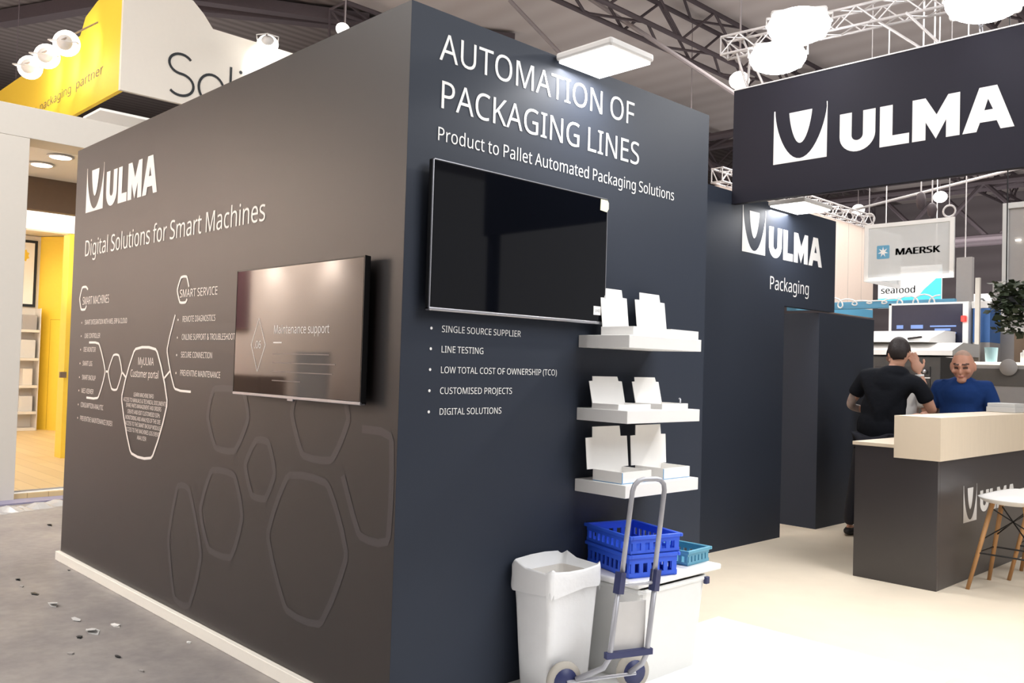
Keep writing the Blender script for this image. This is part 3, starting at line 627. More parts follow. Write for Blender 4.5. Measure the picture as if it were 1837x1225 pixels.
for P in ([(-0.852, 0.9), (-0.497, 0.9), (-0.315, 0.6), (-0.515, 0.249), (-0.826, 0.249), (-1.034, 0.579)],
          [(-0.25, 1.147), (-0.03, 1.147), (-0.03, 0.688), (-0.248, 0.688), (-0.384, 0.935)],
          [(-0.725, 0.984), (-0.47, 0.984), (-0.343, 1.183), (-0.44, 1.36), (-0.76, 1.36), (-0.84, 1.18)],
          [(-1.166, 1.032), (-1.039, 1.032), (-0.961, 0.883), (-1.046, 0.744), (-1.192, 0.744), (-1.278, 0.895)],
          [(-1.645, 0.838), (-1.372, 0.838), (-1.268, 0.63), (-1.375, 0.396), (-1.644, 0.396), (-1.769, 0.6)],
          [(-1.611, 0.945), (-1.377, 0.945), (-1.245, 1.13), (-1.308, 1.271), (-1.66, 1.271), (-1.72, 1.108)],
          [(-2.06, 0.706), (-1.905, 0.706), (-1.711, 0.36), (-1.842, 0.05), (-2.05, 0.05), (-2.165, 0.38)]):
    o = 0.0012
    mb.ribbon(P, 0.034, lambda u, v: (u, -0.0012, v), len(P) != 5)
mb.build('pale_hexagons', M_HEXT, wallA)

# lettering on the short wall
mb = MB()
write(mb, 'AUTOMATION OF', 0.152, 1.472, 2.713, 0.116, fnB)
write(mb, 'PACKAGING LINES', 0.155, 1.525, 2.511, 0.117, fnB)
mb.build('headline_lettering', M_INK, wallB)
mb = MB()
write(mb, 'Product to Pallet Automated Packaging Solutions', 0.151, 1.84, 2.372, 0.057, fnB)
mb.build('subtitle_lettering', M_INK, wallB)
mb = MB()
for t, b, z in [('SINGLE SOURCE SUPPLIER', 0.68, 1.567), ('LINE TESTING', 0.454, 1.481), ('LOW TOTAL COST OF OWNERSHIP (TCO)', 0.93, 1.394), ('CUSTOMISED PROJECTS', 0.636, 1.306), ('DIGITAL SOLUTIONS', 0.573, 1.218)]:
    write(mb, t, 0.21, b, z, 0.0275, fnB)
    mb.flat([[(0.155 + 0.0065 * math.cos(k * PI / 4), z + 0.0135 + 0.0065 * math.sin(k * PI / 4)) for k in range(8)]], fnB)
mb.build('bullet_lettering', M_INK, wallB)
# lettering above the doorway
wordmark(4.70, 2.444, 0.242, 0.268, fnC, M_INK, wallC, logo=(4.270, 4.640, 2.446, 2.832))
mb = MB()
write(mb, 'Packaging', 4.72, 5.438, 2.168, 0.113, fnC)
mb.build('subtitle_lettering', M_INK, wallC)

# hall roof and far cladding
mb = MB()
mb.span((-40, -25, 9.3), (-13.5, 50, 9.4))
struct('ceiling', mb, M_ROOFD)
mb = MB()
mb.span((-13.5, -25, 9.3), (25, 50, 9.4))
struct('ceiling_bay', mb, M_ROOFL)
mb = MB()
mb.span((-40, 38, -0.065), (25, 38.3, 9.3))
struct('wall_far', mb, M_HALLW)
mb = MB()
mb.span((-34.3, -25, -0.065), (-34, 38, 9.3))
struct('wall_side', mb, M_HALLW)


# ================================================================== lamps
def floodlight(label, loc, rz, power, target, size=(0.33, 0.31), arm=None, group=None):
    """square flood on an arm: housing, glowing diffuser, arm"""
    t = thing('floodlight', label, 'lamp', loc, rz, group)
    w, d = size
    mb = MB()
    mb.box((0, 0, 0.022), (w, d, 0.04), bev=0.012)
    mb.build('housing', M_HOUSE, t)
    mb = MB()
    mb.box((0, 0, -0.003), (w * 0.93, d * 0.93, 0.012), bev=0.004)
    mb.build('diffuser', M_PANELGLOW, t)
    if arm:
        mb = MB()
        mb.tube([(0, 0, 0.045), (0, 0, 0.075), arm], 0.012, 8)
        mb.build('arm', M_HOUSE, t)
    wl = Matrix.Rotation(rz, 4, 'Z')
    l = light('floodlight_beam', 'AREA', Vector(loc) + Vector((0, 0, -0.02)), target, power, (1, 0.99, 0.98), w * 0.9, d * 0.9)
    return t


floodlight('square floodlight arm-mounted over the headline AUTOMATION OF', (0.18, 1.01, 2.885), 0.0, 8, (0.14, 1.02, 0), arm=(-0.19, 0.0, 0.05), size=(0.34, 0.32), group='arm floodlights on the dark walls')
floodlight('square floodlight arm-mounted over the emblem above the doorway', (CX + 0.20, 4.87, 2.87), 0.0, 13, (CX + 0.12, 4.87, 0), arm=(-0.21, 0, 0.05), size=(0.34, 0.5), group='arm floodlights on the dark walls')


# ================================================================== televisions
def television(label, fn, u0, u1, v0, v1, scr, bez=0.008):
    t = thing('television', label, 'television', fn((u0 + u1) / 2, v0, 0.0))
    inv = Vector(t.location)
    g = lambda u, v, o: tuple(Vector(fn(u, v, o)) - inv)

    def slab(mb, a, b, o0, o1, **k):
        p, q = g(a[0], a[1], o0), g(b[0], b[1], o1)
        mb.span(tuple(min(x, y) for x, y in zip(p, q)), tuple(max(x, y) for x, y in zip(p, q)), **k)
    mb = MB()
    slab(mb, (u0, v0), (u1, v1), 0.03, 0.058, bev=0.004)
    mb.build('casing', M_BLACK, t)
    mb = MB()
    slab(mb, (u0 + 0.3, v0 + 0.12), (u1 - 0.3, v1 - 0.2), 0.001, 0.03)
    mb.build('wall_mount', M_BLACK, t)
    mb = MB()
    slab(mb, (u0 + bez, v0 + 0.014), (u1 - bez, v1 - bez), 0.0583, 0.0605)
    mb.build('screen', scr, t)
    mb = MB()
    slab(mb, (u0, v0 - 0.002), (u1, v0 + 0.012), 0.035, 0.0625, bev=0.003)
    mb.build('lower_rim', M_STEEL, t)
    mb = MB()
    for a, b in (((u0, v0), (u0 + 0.004, v1)), ((u1 - 0.004, v0), (u1, v1)), ((u0, v1 - 0.004), (u1, v1))):
        slab(mb, a, b, 0.05, 0.0612)
    mb.build('side_rim', M_STEEL if scr is M_SCREEN else M_BLACK, t)
    return t, g


tv, g = television('television on the dark aisle wall showing Maintenance support', lambda u, v, o=0: (u, -o, v), -1.312, -0.182, 1.252, 1.876, M_SCREENON)
mb = MB()
h = lambda u, v: g(u, v, 0.0615)
mb.ribbon([(-1.135, 1.50), (-1.065, 1.63), (-0.995, 1.50), (-1.065, 1.37)], 0.006, h, True, soft=0)
write(mb, '.06', -1.105, -1.035, 1.483, 0.036, h)
write(mb, 'Maintenance support', -0.92, -0.435, 1.553, 0.04, h)
mb.flat([[(-0.92, 1.508), (-0.84, 1.508), (-0.84, 1.514), (-0.92, 1.514)]], h)
mb.build('screen_graphics', M_SCRTXT, tv)
mb = MB()
for k, (a, b) in enumerate([(-0.92, -0.43), (-0.92, -0.38), (-0.92, -0.40), (-0.92, -0.66)]):
    z = 1.455 - k * 0.042
    mb.flat([[(a, z), (b, z), (b, z + 0.005), (a, z + 0.005)]], h)
mb.build('screen_lines', M_SCRLINE, tv)
mb = MB()
p = g(-0.75, 1.252, 0.055)
mb.box((p[0], p[1], p[2] - 0.006), (0.05, 0.012, 0.01), bev=0.002)
mb.build('badge', M_STEEL, tv)

tv2, g = television('black television, switched off, on the wall under the AUTOMATION headline', fnB, 0.092, 1.203, 1.652, 2.276, M_SCREEN)
mb = MB()
mb.prism([(1.145, 2.213), (1.195, 2.209), (1.208, 2.226), (1.208, 2.256), (1.198, 2.268), (1.148, 2.268)], lambda u, v, o: g(u, v, o), 0.0615, 0.063)
mb.build('sticky_note', mat('yellow_paper', (250, 248, 206), rough=0.8, noise=0.02), tv2)
mb = MB()
mb.prism([(1.115, 1.695), (1.17, 1.695), (1.17, 1.738), (1.115, 1.738)], lambda u, v, o: g(u, v, o), 0.0608, 0.0622)
mb.build('label', M_INK, tv2)
mb = MB()
write(mb, 'UHD', 1.124, 1.161, 1.709, 0.014, lambda u, v: g(u, v, 0.0628))
mb.build('label_lettering', M_INKG, tv2)


# ================================================================== shelves and mailer boxes
for nm, z in (('topmost', 1.534), ('middle', 1.180), ('lowest', 0.834)):
    mb = MB()
    mb.span((0.001, 1.08, z), (0.315, 1.668, z + 0.06), bev=0.002)
    o = mb.build('floating_shelf', M_WHITE)
    tag(o, 'thick white wall shelf holding open boxes, %s of the three' % nm, 'shelf', 'white floating shelves')


def mailer(label, loc, rz, w, d, h, lw, lh, tw, th, tilt, blue=False):
    """open mailer box, front towards +x: tray, upright lid with a tuck tab, two ear flaps"""
    t = thing('mailer_box', label, 'box', loc, rz, 'open white mailer boxes on the shelves')
    k = 0.003
    mb = MB()
    mb.span((-d / 2, -w / 2, 0), (d / 2, w / 2, k))
    mb.span((d / 2 - k * 2, -w / 2, k), (d / 2, w / 2, h))
    mb.span((-d / 2, -w / 2, k), (-d / 2 + k, w / 2, h))
    for s in (-1, 1):
        mb.span((-d / 2 + k, s * w / 2 - (k * 2 if s > 0 else 0), k), (d / 2 - k * 2, s * w / 2 + (0 if s > 0 else k * 2), h))
    mb.build('tray', M_CARD, t)
    st, ct = math.sin(tilt), math.cos(tilt)
    fn = lambda u, v, o: (-d / 2 + o - st * v, u, h + ct * v)
    mb = MB()
    e = lw / 2
    mb.prism([(-e, 0), (e, 0), (e, lh), (tw / 2, lh + 0.001), (tw / 2 - 0.004, lh + th), (-tw / 2 + 0.004, lh + th), (-tw / 2, lh + 0.001), (-e, lh)], fn, 0, k)
    mb.build('lid', M_CARD, t)
    if blue:
        mb = MB()
        mb.span((d / 2 + 0.0003, -w / 2 - 0.0008, 0.004), (d / 2 + 0.0012, -w / 2 + 0.004, h - 0.002))
        mb.span((-d / 2, -w / 2 - 0.0012, 0.0005), (d / 2, -w / 2 - 0.0003, 0.003))
        mb.span((d / 2 + 0.0003, -w / 2, 0.0005), (d / 2 + 0.0012, w / 2, 0.003))
        mb.build('blue_edge', M_BLUEEDGE, t)['label'] = 'blue printed seam line'
    return t


mailer('open white box with square corner flaps, nearer the television, on the lowest shelf', (0.185, 1.215, 0.894), 0.0, 0.225, 0.18, 0.055, 0.315, 0.15, 0.215, 0.052, 0.10, True)
mailer('open white box with square corner flaps, farther from the television, on the lowest shelf', (0.185, 1.540, 0.894), 0.0, 0.225, 0.175, 0.055, 0.295, 0.15, 0.215, 0.052, 0.06, True)
mailer('shallow open white box with leaning lid, nearer the television, on the middle shelf', (0.165, 1.222, 1.240), 0.03, 0.26, 0.16, 0.026, 0.26, 0.108, 0.205, 0.024, 0.22)
mailer('shallow open white box with leaning lid, farther from the television, on the middle shelf', (0.165, 1.548, 1.240), 0.08, 0.25, 0.16, 0.026, 0.25, 0.108, 0.20, 0.024, 0.22)
mailer('tall-lidded open white box partly behind the television corner on the topmost shelf', (0.175, 1.270, 1.594), 0.0, 0.22, 0.20, 0.045, 0.205, 0.155, 0.14, 0.04, 0.12)
mailer('tall-lidded open white box clear of the television on the topmost shelf', (0.175, 1.575, 1.594), 0.06, 0.26, 0.20, 0.045, 0.275, 0.155, 0.19, 0.04, 0.12)
mb = MB()
mb.tube([(0.20, 1.652, 1.241), (0.203, 1.656, 1.262), (0.20, 1.660, 1.285), (0.194, 1.656, 1.292)], 0.0045, 6)
tag(mb.build('wire_hook', M_STEEL, smooth=True), 'tiny bent steel hook standing on the far end of the middle shelf', 'hook')


# ================================================================== bin, storage box, crates, trolley
t = thing('waste_bin', 'tall white waste bin lined with a translucent plastic bag', 'bin', (0.150, 0.805, 0))
mb = MB()


def frustum(mb, w0, d0, w1, d1, z0, z1, r=0.03, n=5, cap0=True, cap1=True):
    rings = []
    for (w, d, z) in ((w0, d0, z0), (w1, d1, z1)):
        ring = []
        for sx, sy, a0 in ((1, 1, 0), (-1, 1, 90), (-1, -1, 180), (1, -1, 270)):
            for k in range(n + 1):
                a = math.radians(a0 + 90 * k / n)
                ring.append(mb.bm.verts.new((sx * (w / 2 - r) + r * math.cos(a), sy * (d / 2 - r) + r * math.sin(a), z)))
        rings.append(ring)
    A, B = rings
    m = len(A)
    for i in range(m):
        mb.bm.faces.new((A[i], A[(i + 1) % m], B[(i + 1) % m], B[i]))
    if cap0:
        mb.bm.faces.new(list(reversed(A)))
    if cap1:
        mb.bm.faces.new(B)
    return A, B


frustum(mb, 0.19, 0.255, 0.225, 0.318, 0.0, 0.49, cap1=False)
frustum(mb, 0.230, 0.323, 0.233, 0.326, 0.44, 0.505, cap0=False, cap1=False)
mb.build('body', M_BIN, t)
mb = MB()
A, B = frustum(mb, 0.198, 0.265, 0.245, 0.338, 0.012, 0.545, n=9, cap0=True, cap1=False)
C2 = []
m = len(B)
for i, v in enumerate(B):        # the bag folded over the rim, hanging outside
    C2.append(mb.bm.verts.new((v.co.x * 1.045, v.co.y * 1.035, 0.525)))
D2 = []
for i, v in enumerate(B):
    D2.append(mb.bm.verts.new((v.co.x * 1.05, v.co.y * 1.04, 0.445 + 0.012 * math.sin(i * 1.7))))
for i in range(m):
    j = (i + 1) % m
    mb.bm.faces.new((B[i], B[j], C2[j], C2[i]))
    mb.bm.faces.new((C2[i], C2[j], D2[j], D2[i]))
bmesh.ops.subdivide_edges(mb.bm, edges=mb.bm.edges[:], cuts=2, use_grid_fill=True)
for v in mb.bm.verts:
    if v.co.z > 0.2:
        s = math.sin(v.co.x * 95 + v.co.z * 40) * math.sin(v.co.y * 80 - v.co.z * 55)
        v.co.z += 0.012 * s + (0.02 if v.co.x < -0.05 and v.co.z > 0.51 else 0)
        v.co.x += 0.004 * s
mb.build('bin_liner', M_BAG, t, smooth=True)

t = thing('storage_box', 'milky white storage box with loose flat lid beside the bin', 'box', (0.228, 1.335, 0))
mb = MB()
A, B = frustum(mb, 0.34, 0.46, 0.40, 0.52, 0.0, 0.425, r=0.04, cap1=False)
frustum(mb, 0.325, 0.445, 0.385, 0.505, 0.02, 0.425, r=0.04, cap0=False, cap1=False)
mb.build('body', M_BOXP, t)
mb = MB()
mb.tube([(x, y, 0.425) for x, y in ((0.2, 0.24), (0.2, -0.24), (0.185, -0.26), (-0.185, -0.26), (-0.2, -0.24), (-0.2, 0.24), (-0.185, 0.26), (0.185, 0.26))], 0.012, 8, True)
mb.build('rim', M_BOXP, t)
mb = MB()
mb.box((0.0, 0.03, 0.463), (0.425, 0.68, 0.028), bev=0.008)
mb.build('lid', M_WHITE, t)
mb = MB()
mb.box((0.214, 0.235, 0.415), (0.02, 0.03, 0.035), bev=0.004)
mb.build('catch', M_NAVY, t)['label'] = 'dark blue corner catch'


def crate(name, label, loc, rz, w, d, h, m, group=None, ribs=9):
    """ventilated crate: floor, slotted walls, rim"""
    t = thing(name, label, 'crate', loc, rz, group)
    k = 0.008
    mb = MB()
    mb.span((-w / 2, -d / 2, 0), (w / 2, d / 2, 0.006))
    mb.build('base', m, t)
    mb = MB()
    for s in (-1, 1):
        for z0, z1 in ((0.0, h * 0.22), (h * 0.62, h)):
            mb.box((0, s * (d / 2 - k / 2), (z0 + z1) / 2), (w, k, z1 - z0))
            mb.box((s * (w / 2 - k / 2), 0, (z0 + z1) / 2), (k, d - 2 * k, z1 - z0))
        for i in range(ribs + 1):
            x = -w / 2 + 0.012 + (w - 0.024) * i / ribs
            mb.box((x, s * (d / 2 - k / 2), h * 0.42), (0.016, k, h * 0.42))
        for i in range(6):
            y = -d / 2 + 0.02 + (d - 0.04) * i / 5
            mb.box((s * (w / 2 - k / 2), y, h * 0.42), (k, 0.022, h * 0.42))
    mb.build('slotted_wall', m, t)
    mb = MB()
    for s in (-1, 1):
        mb.box((0, s * (d / 2 + 0.004), h - 0.006), (w + 0.024, 0.014, 0.016), bev=0.003)
        mb.box((s * (w / 2 + 0.004), 0, h - 0.006), (0.014, d - 0.006, 0.016), bev=0.003)
    mb.build('rim', m, t)
    return t


crate('crate', 'blue slotted crate, lower of two, standing on the white box lid', (0.230, 1.245, 0.478), -0.30, 0.36, 0.27, 0.105, M_CRATE, 'blue crates')
crate('crate', 'blue slotted crate, upper of two, stacked open above the other', (0.228, 1.250, 0.5845), -0.28, 0.37, 0.28, 0.085, M_CRATE, 'blue crates')
crate('tray', 'small teal translucent tray at the far end of the white box lid', (0.27, 1.60, 0.478), 0.05, 0.20, 0.20, 0.072, M_TEAL, None, 5)

t = thing('hand_trolley', 'folding grey luggage trolley with navy clamps and two wheels', 'trolley', (0.0, 0.0, 0))
# frame lies in a slightly leaning plane; u along the axle, v up
ax = Vector((0.343, 0.94, 0)).normalized()
nx = Vector((ax.y, -ax.x, 0))
O = Vector((0.497, 0.866, 0.0))
lean = Vector((0.0, 0.164, 1.0))
tp = lambda u, v, o=0.0: tuple(O + ax * u + lean * v + nx * o)
mb = MB()
mb.tube([tp(-0.083, 0.50), tp(-0.083, 0.90)] + [tp(-0.083 + 0.05 - 0.05 * math.cos(a), 0.90 + 0.05 * math.sin(a)) for a in (PI / 6, PI / 3, PI / 2)] + [tp(0.033 + 0.05 * math.sin(a), 0.90 + 0.05 * math.cos(a)) for a in (0, PI / 6, PI / 3, PI / 2)] + [tp(0.083, 0.50)], 0.011, 10)
mb.build('handle', M_TROL, t, smooth=True)
for s in (-1, 1):
    mb = MB()
    mb.tube([tp(s * 0.093, 0.54), tp(s * 0.093, 0.20), tp(s * 0.098, 0.15, -0.03), tp(s * 0.135 - 0.05, 0.09, -0.10)], 0.012, 10)
    mb.build('post', M_TROL, t, smooth=True)
    mb = MB()
    mb.bar(tp(s * 0.09, 0.465), tp(s * 0.09, 0.555), 0.034)
    mb.build('clamp', M_NAVY, t)
    mb = MB()
    c = Vector(tp(s * 0.173 - 0.057, 0.083, -0.125))
    mb.lathe([(0.056, -0.016), (0.078, -0.014), (0.083, 0), (0.078, 0.014), (0.056, 0.016)], n=28, axis='X')
    w = mb.build('wheel', M_TYRE, t, smooth=True, loc=(c.x, c.y, 0.083), rot=(0, 0, math.atan2(nx.y, nx.x)))
    mb = MB()
    mb.lathe([(0.012, -0.026), (0.02, -0.022), (0.055, -0.019), (0.060, 0.0), (0.055, 0.019), (0.02, 0.022), (0.012, 0.026)], n=20, axis='X')
    mb.build('hub', M_NAVY, w, smooth=True)
mb = MB()
mb.tube([tp(-0.09, 0.50), tp(0.09, 0.50)], 0.008, 8)
mb.build('crossbar', M_TROL, t)
mb = MB()
mb.bar(tp(-0.115, 0.21), tp(0.115, 0.21), 0.026)
mb.build('lower_crossbar', M_NAVY, t)
mb = MB()
mb.tube([tp(-0.23, 0.083, -0.10), tp(0.116, 0.083, -0.10)], 0.008, 8)
mb.build('axle', M_STEEL, t)
mb = MB()
mb.prism([(-0.09, 0.22), (0.09, 0.22), (0.07, 0.42), (-0.07, 0.42)], lambda u, v, o: tp(u, v, -0.02 - o), 0, 0.006)
mb.build('toe_plate', M_HOUSE, t)


# ================================================================== reception counter and stools
t = thing('reception_counter', 'dark reception counter with pale birch raised bar and white wordmark', 'counter', (0.32, 4.1, 0))
inv = Vector((0.32, 4.1, 0))


def part(name, m, boxes, bev=0.002, parent=t, org=inv):
    mb = MB()
    for a, b in boxes:
        mb.span(tuple(Vector(a) - org), tuple(Vector(b) - org), bev=bev)
    return mb.build(name, m, parent)


M_CTR = mat('counter_dark_gloss', (56, 51, 53), rough=0.34, spec=0.9, noise=0.06, nscale=2)
part('end_panel', M_CTR, [((0.025, 4.08, 0), (0.602, 4.12, 0.94))])
fp = part('front_panel', M_CTR, [((0.57, 4.1205, 0), (0.602, 7.5, 0.94))])
part('worktop', M_WOOD, [((0.01, 4.07, 0.941), (0.33, 5.2, 0.966)), ((0.33, 4.07, 0.941), (0.60, 4.08, 0.966))])
part('raised_bar', M_WOOD, [((0.318, 4.075, 0.8785 + 0.062), (0.60, 4.12, 1.17)), ((0.603, 4.075, 0.877), (0.628, 7.5, 1.17)), ((0.318, 4.045, 0.877), (0.628, 4.0745, 1.17)), ((0.318, 4.12, 1.145), (0.603, 7.5, 1.17))], bev=0.0)
part('inner_shelf', M_WALLB, [((0.03, 4.12, 0.40), (0.57, 5.0, 0.42))])
fnD = lambda u, v: (0.6035 - inv.x, u - inv.y, v)
wordmark(4.90, 0.455, 0.205, 0.16, fnD, M_INK, t, logo=(4.56, 4.83, 0.41, 0.675))

tag(part('paper_stack', M_LGREY, [((0.33, 5.86, 1.171), (0.55, 6.16, 1.215)), ((0.335, 5.87, 1.215), (0.545, 6.15, 1.245))], bev=0.004, parent=None, org=Vector((0, 0, 0))), 'stack of pale printed leaflets lying on the birch bar', 'papers')


def stool(label, loc, rz):
    t = thing('bar_stool', label, 'stool', loc, rz, 'white bar stools at the counter')
    mb = MB()
    n = 28
    rings = []
    for (r, z) in ((0.0, 0.675), (0.10, 0.678), (0.17, 0.690), (0.205, 0.715), (0.21, 0.722), (0.20, 0.722), (0.165, 0.700), (0.10, 0.69), (0.0, 0.687)):
        rings.append((r, z))
    mb.lathe([(max(r, 0.002), z) for r, z in rings], n=n)
    for v in mb.bm.verts:        # raised back edge, lower front
        k = max(0, v.co.y) / 0.21
        v.co.z += 0.05 * k ** 2.2 - 0.095
        v.co.x *= 1.0 + 0.05
    mb.build('seat', M_WHITE, t, smooth=True)
    for sx in (-1, 1):
        for sy in (-1, 1):
            mb = MB()
            mb.bar((sx * 0.215, sy * 0.215, 0.0), (sx * 0.10, sy * 0.10, 0.592), 0.026, n=12, w2=0.032)
            mb.build('leg', M_OAK, t, smooth=True)
    mb = MB()
    q = 0.17
    ring = [(q, q, 0.25), (-q, q, 0.25), (-q, -q, 0.25), (q, -q, 0.25)]
    mb.tube(ring, 0.006, 8, True)
    for a, b in (((0.11, 0.11), (-0.16, -0.16)), ((-0.11, -0.11), (0.16, 0.16)), ((0.11, -0.11), (-0.16, 0.16)), ((-0.11, 0.11), (0.16, -0.16))):
        mb.tube([(a[0], a[1], 0.56), (b[0], b[1], 0.33)], 0.005, 6)
    mb.build('wire_brace', M_BLACK, t)
    return t


stool('white shell bar stool with oak legs, nearer along the dark counter front', (0.925, 4.56, 0), 0.0)
stool('white shell bar stool with oak legs, second along the dark counter front', (1.0, 5.12, 0), 0.1)


# ================================================================== big overhead sign
t = thing('overhead_sign', 'long dark overhead fascia with large white wordmark', 'sign', (0.9, 4.30, 2.922))
inv = Vector((0.9, 4.30, 2.922))
part('fascia_board', M_FASC, [((CX + 0.001, 4.10, 2.812), (4.2, 4.16, 3.742))], parent=t, org=inv, bev=0.0)
part('top_trim', M_ALU, [((CX, 4.095, 3.743), (4.2, 4.165, 3.752))], parent=t, org=inv, bev=0.0)
fnF = lambda u, v: (u - inv.x, 4.098 - inv.y, v - inv.z)
wordmark(-0.144, 3.084, 0.2945, 0.294, fnF, M_INK, t, logo=(-0.686, -0.243, 3.079, 3.502))
part('support_post', M_FASC, [((4.1, 4.161, 0.001), (4.2, 4.26, 3.742))], parent=t, org=inv, bev=0.0)
for x in (0.82, 2.6):
    mb = MB()
    for k in range(5):
        z = 3.757 + k * 0.05 - inv.z
        mb.tube([(x - inv.x + 0.014 * math.cos(a) * (1 if k % 2 else 0.3), 4.12 - inv.y + 0.014 * math.cos(a) * (0.3 if k % 2 else 1), z + 0.03 * math.sin(a) + 0.02) for a in [2 * PI * i / 8 for i in range(8)]], 0.005, 5, True)
    mb.build('hanging_chain', M_STEEL, t)
for p, q in (((-0.94, 4.11, 3.755), (-0.99, 4.02, 4.02)), ((-0.94, 4.11, 3.755), (-0.86, 4.02, 4.02)), ((-0.80, 4.11, 3.755), (-0.99, 4.12, 4.15)), ((0.55, 4.11, 3.755), (0.33, 4.10, 4.02)), ((0.42, 4.12, 3.755), (0.12, 4.12, 4.02))):
    mb = MB()
    mb.bar(tuple(Vector(p) - inv), tuple(Vector(q) - inv), 0.02, n=8)
    mb.build('hanging_strut', M_ALU, t)


# ================================================================== lighting truss above the sign
def lattice(mb, p, q, w, h, nb, rc, rb, box=True, kinds=('chord', 'brace')):
    """box truss from p to q: four chords and zig-zag bracing (w across, h up)"""
    p, q = Vector(p), Vector(q)
    t = (q - p).normalized()
    s = t.cross(Vector((0, 0, 1))).normalized() * w / 2
    u = s.cross(t).normalized() * h / 2
    cs = [s + u, s - u, -s - u, -s + u] if box else [u, -u]
    if 'chord' in kinds:
        for c in cs:
            mb.bar(p + c, q + c, rc * 2, n=8)
    if 'brace' in kinds:
        m = len(cs)
        for j in range(m if box else 1):
            a, b = cs[j], cs[(j + 1) % m]
            for k in range(nb):
                f0, f1 = k / nb, (k + 1) / nb
                A, B = p.lerp(q, f0), p.lerp(q, f1)
                mb.bar(A + (a if k % 2 else b), B + (b if k % 2 else a), rb * 2, n=6)
        for f in (0, 1):
            for j in range(m if box else 1):
                mb.bar(p.lerp(q, f) + cs[j], p.lerp(q, f) + cs[(j + 1) % m], rb * 2, n=6)


def truss(label, p, q, w, h, nb, rc, rb, m, cat='truss', group=None, box=True, name='truss'):
    c = (Vector(p) + Vector(q)) / 2
    t = thing(name, label, cat, tuple(c), 0, group)
    for kn, nm in (('chord', 'chords_frame'), ('brace', 'bracing')):
        mb = MB()
        lattice(mb, Vector(p) - c, Vector(q) - c, w, h, nb, rc, rb, box, (kn,))
        mb.build('chord_frame' if kn == 'chord' else 'bracing', m, t)
    return t


truss('white aluminium lighting truss carrying lamps above the big dark sign', (-1.10, 4.01, 4.085), (4.1, 4.60, 4.085), 0.13, 0.145, 34, 0.011, 0.006, M_ALU)


def par_lamp(label, loc, aim, r, power=0, group=None, warm=False, name='spotlight', arm=True, spot=80, hang=None):
    """round lamp: housing, bulging glowing lens, yoke; hang = a world point its stem runs to"""
    t = thing(name, label, 'lamp', loc, 0, group)
    v = (Vector(aim) - Vector(loc)).normalized()
    t.rotation_euler = v.to_track_quat('-Z', 'Y').to_euler()
    mb = MB()
    mb.lathe([(r * 0.25, r * 0.8), (r * 0.45, r * 0.65), (r * 0.6, 0.42 * r), (r * 0.6, 0.3 * r)], n=18)
    mb.build('housing', M_HOUSE, t, smooth=True)
    mb = MB()
    mb.lathe([(r * 0.58, 0.42 * r), (r * 0.85, 0.25 * r), (r, -0.05 * r), (r * 0.97, -0.3 * r), (r * 0.8, -0.56 * r), (r * 0.5, -0.74 * r), (r * 0.1, -0.8 * r)], n=20)  # lens oversized and bulged to stand for the lamp's glare
    mb.build('lens', M_LAMPW if warm else M_LAMP, t, smooth=True)
    if arm:
        mb = MB()
        mb.tube([(r * 0.95, 0, r * 0.3), (r * 1.0, 0, r * 1.0), (0, 0, r * 1.3), (-r * 1.0, 0, r * 1.0), (-r * 0.95, 0, r * 0.3)], r * 0.06, 6)
        mb.build('yoke', M_HOUSE, t)
    if hang:
        q = t.rotation_euler.to_matrix().inverted() @ (Vector(hang) - Vector(loc))
        mb = MB()
        mb.tube([(0, 0, r * (1.3 if arm else 0.84)), tuple(q)], 0.012, 6)
        mb.build('hanging_stem', M_LSTEEL, t)
    if power:
        light('spotlight_beam', 'SPOT', Vector(loc) + v * (r * 0.95), aim, power, (1, 0.98, 0.95), r * 0.7, spot=spot, blend=0.8)
    return t


def wide_flood(label, loc, aim, w, d, power, hang, group):
    """wide flood with a rounded glowing face, yoke and stem"""
    t = thing('floodlight', label, 'lamp', loc, 0, group)
    v = (Vector(aim) - Vector(loc)).normalized()
    t.rotation_euler = v.to_track_quat('-Z', 'Y').to_euler()
    mb = MB()
    mb.box((0, 0, 0.03), (w * 0.9, d * 0.9, 0.05), bev=0.02)
    mb.build('housing', M_HOUSE, t)
    mb = MB()
    mb.lathe([(0.5, 0.0), (0.49, -0.05), (0.38, -0.13), (0.2, -0.19), (0.02, -0.21)], n=28)  # wide rounded lens shaped to stand for the lamp's glare
    for q in mb.bm.verts:
        q.co = Vector((q.co.x * w * 1.02, q.co.y * d * 1.1, q.co.z * d))
    mb.build('lens', M_LAMP, t, smooth=True)
    mb = MB()
    mb.tube([(w * 0.52, 0, 0.04), (w * 0.54, 0, 0.18), (-w * 0.54, 0, 0.18), (-w * 0.52, 0, 0.04)], 0.01, 6)
    mb.build('yoke', M_HOUSE, t)
    q = t.rotation_euler.to_matrix().inverted() @ (Vector(hang) - Vector(loc))
    mb = MB()
    mb.tube([(0, 0, 0.18), tuple(q)], 0.012, 6)
    mb.build('hanging_stem', M_LSTEEL, t)
    light('floodlight_beam', 'SPOT', Vector(loc) + v * (0.25 * d + 0.02), aim, power, (1, 0.98, 0.95), 0.12, spot=125, blend=0.7)
    return t


G = 'truss floodlights'
wide_flood('large glowing floodlight on the white truss, upper of the pair above the emblem', (-0.32, 3.78, 4.0), (1.0, 1.2, 1.2), 0.44, 0.27, 200, (-0.32, 4.06, 4.01), G)
wide_flood('large glowing floodlight hung under the white truss, lower of the pair above the emblem', (-0.44, 3.70, 3.77), (1.0, 1.2, 0.8), 0.40, 0.24, 180, (-0.50, 4.04, 4.01), G)
wide_flood('large glowing floodlight on the white truss above the letter M', (0.97, 3.74, 3.82), (1.9, 1.2, 1.0), 0.46, 0.28, 230, (0.97, 4.2, 4.02), G)


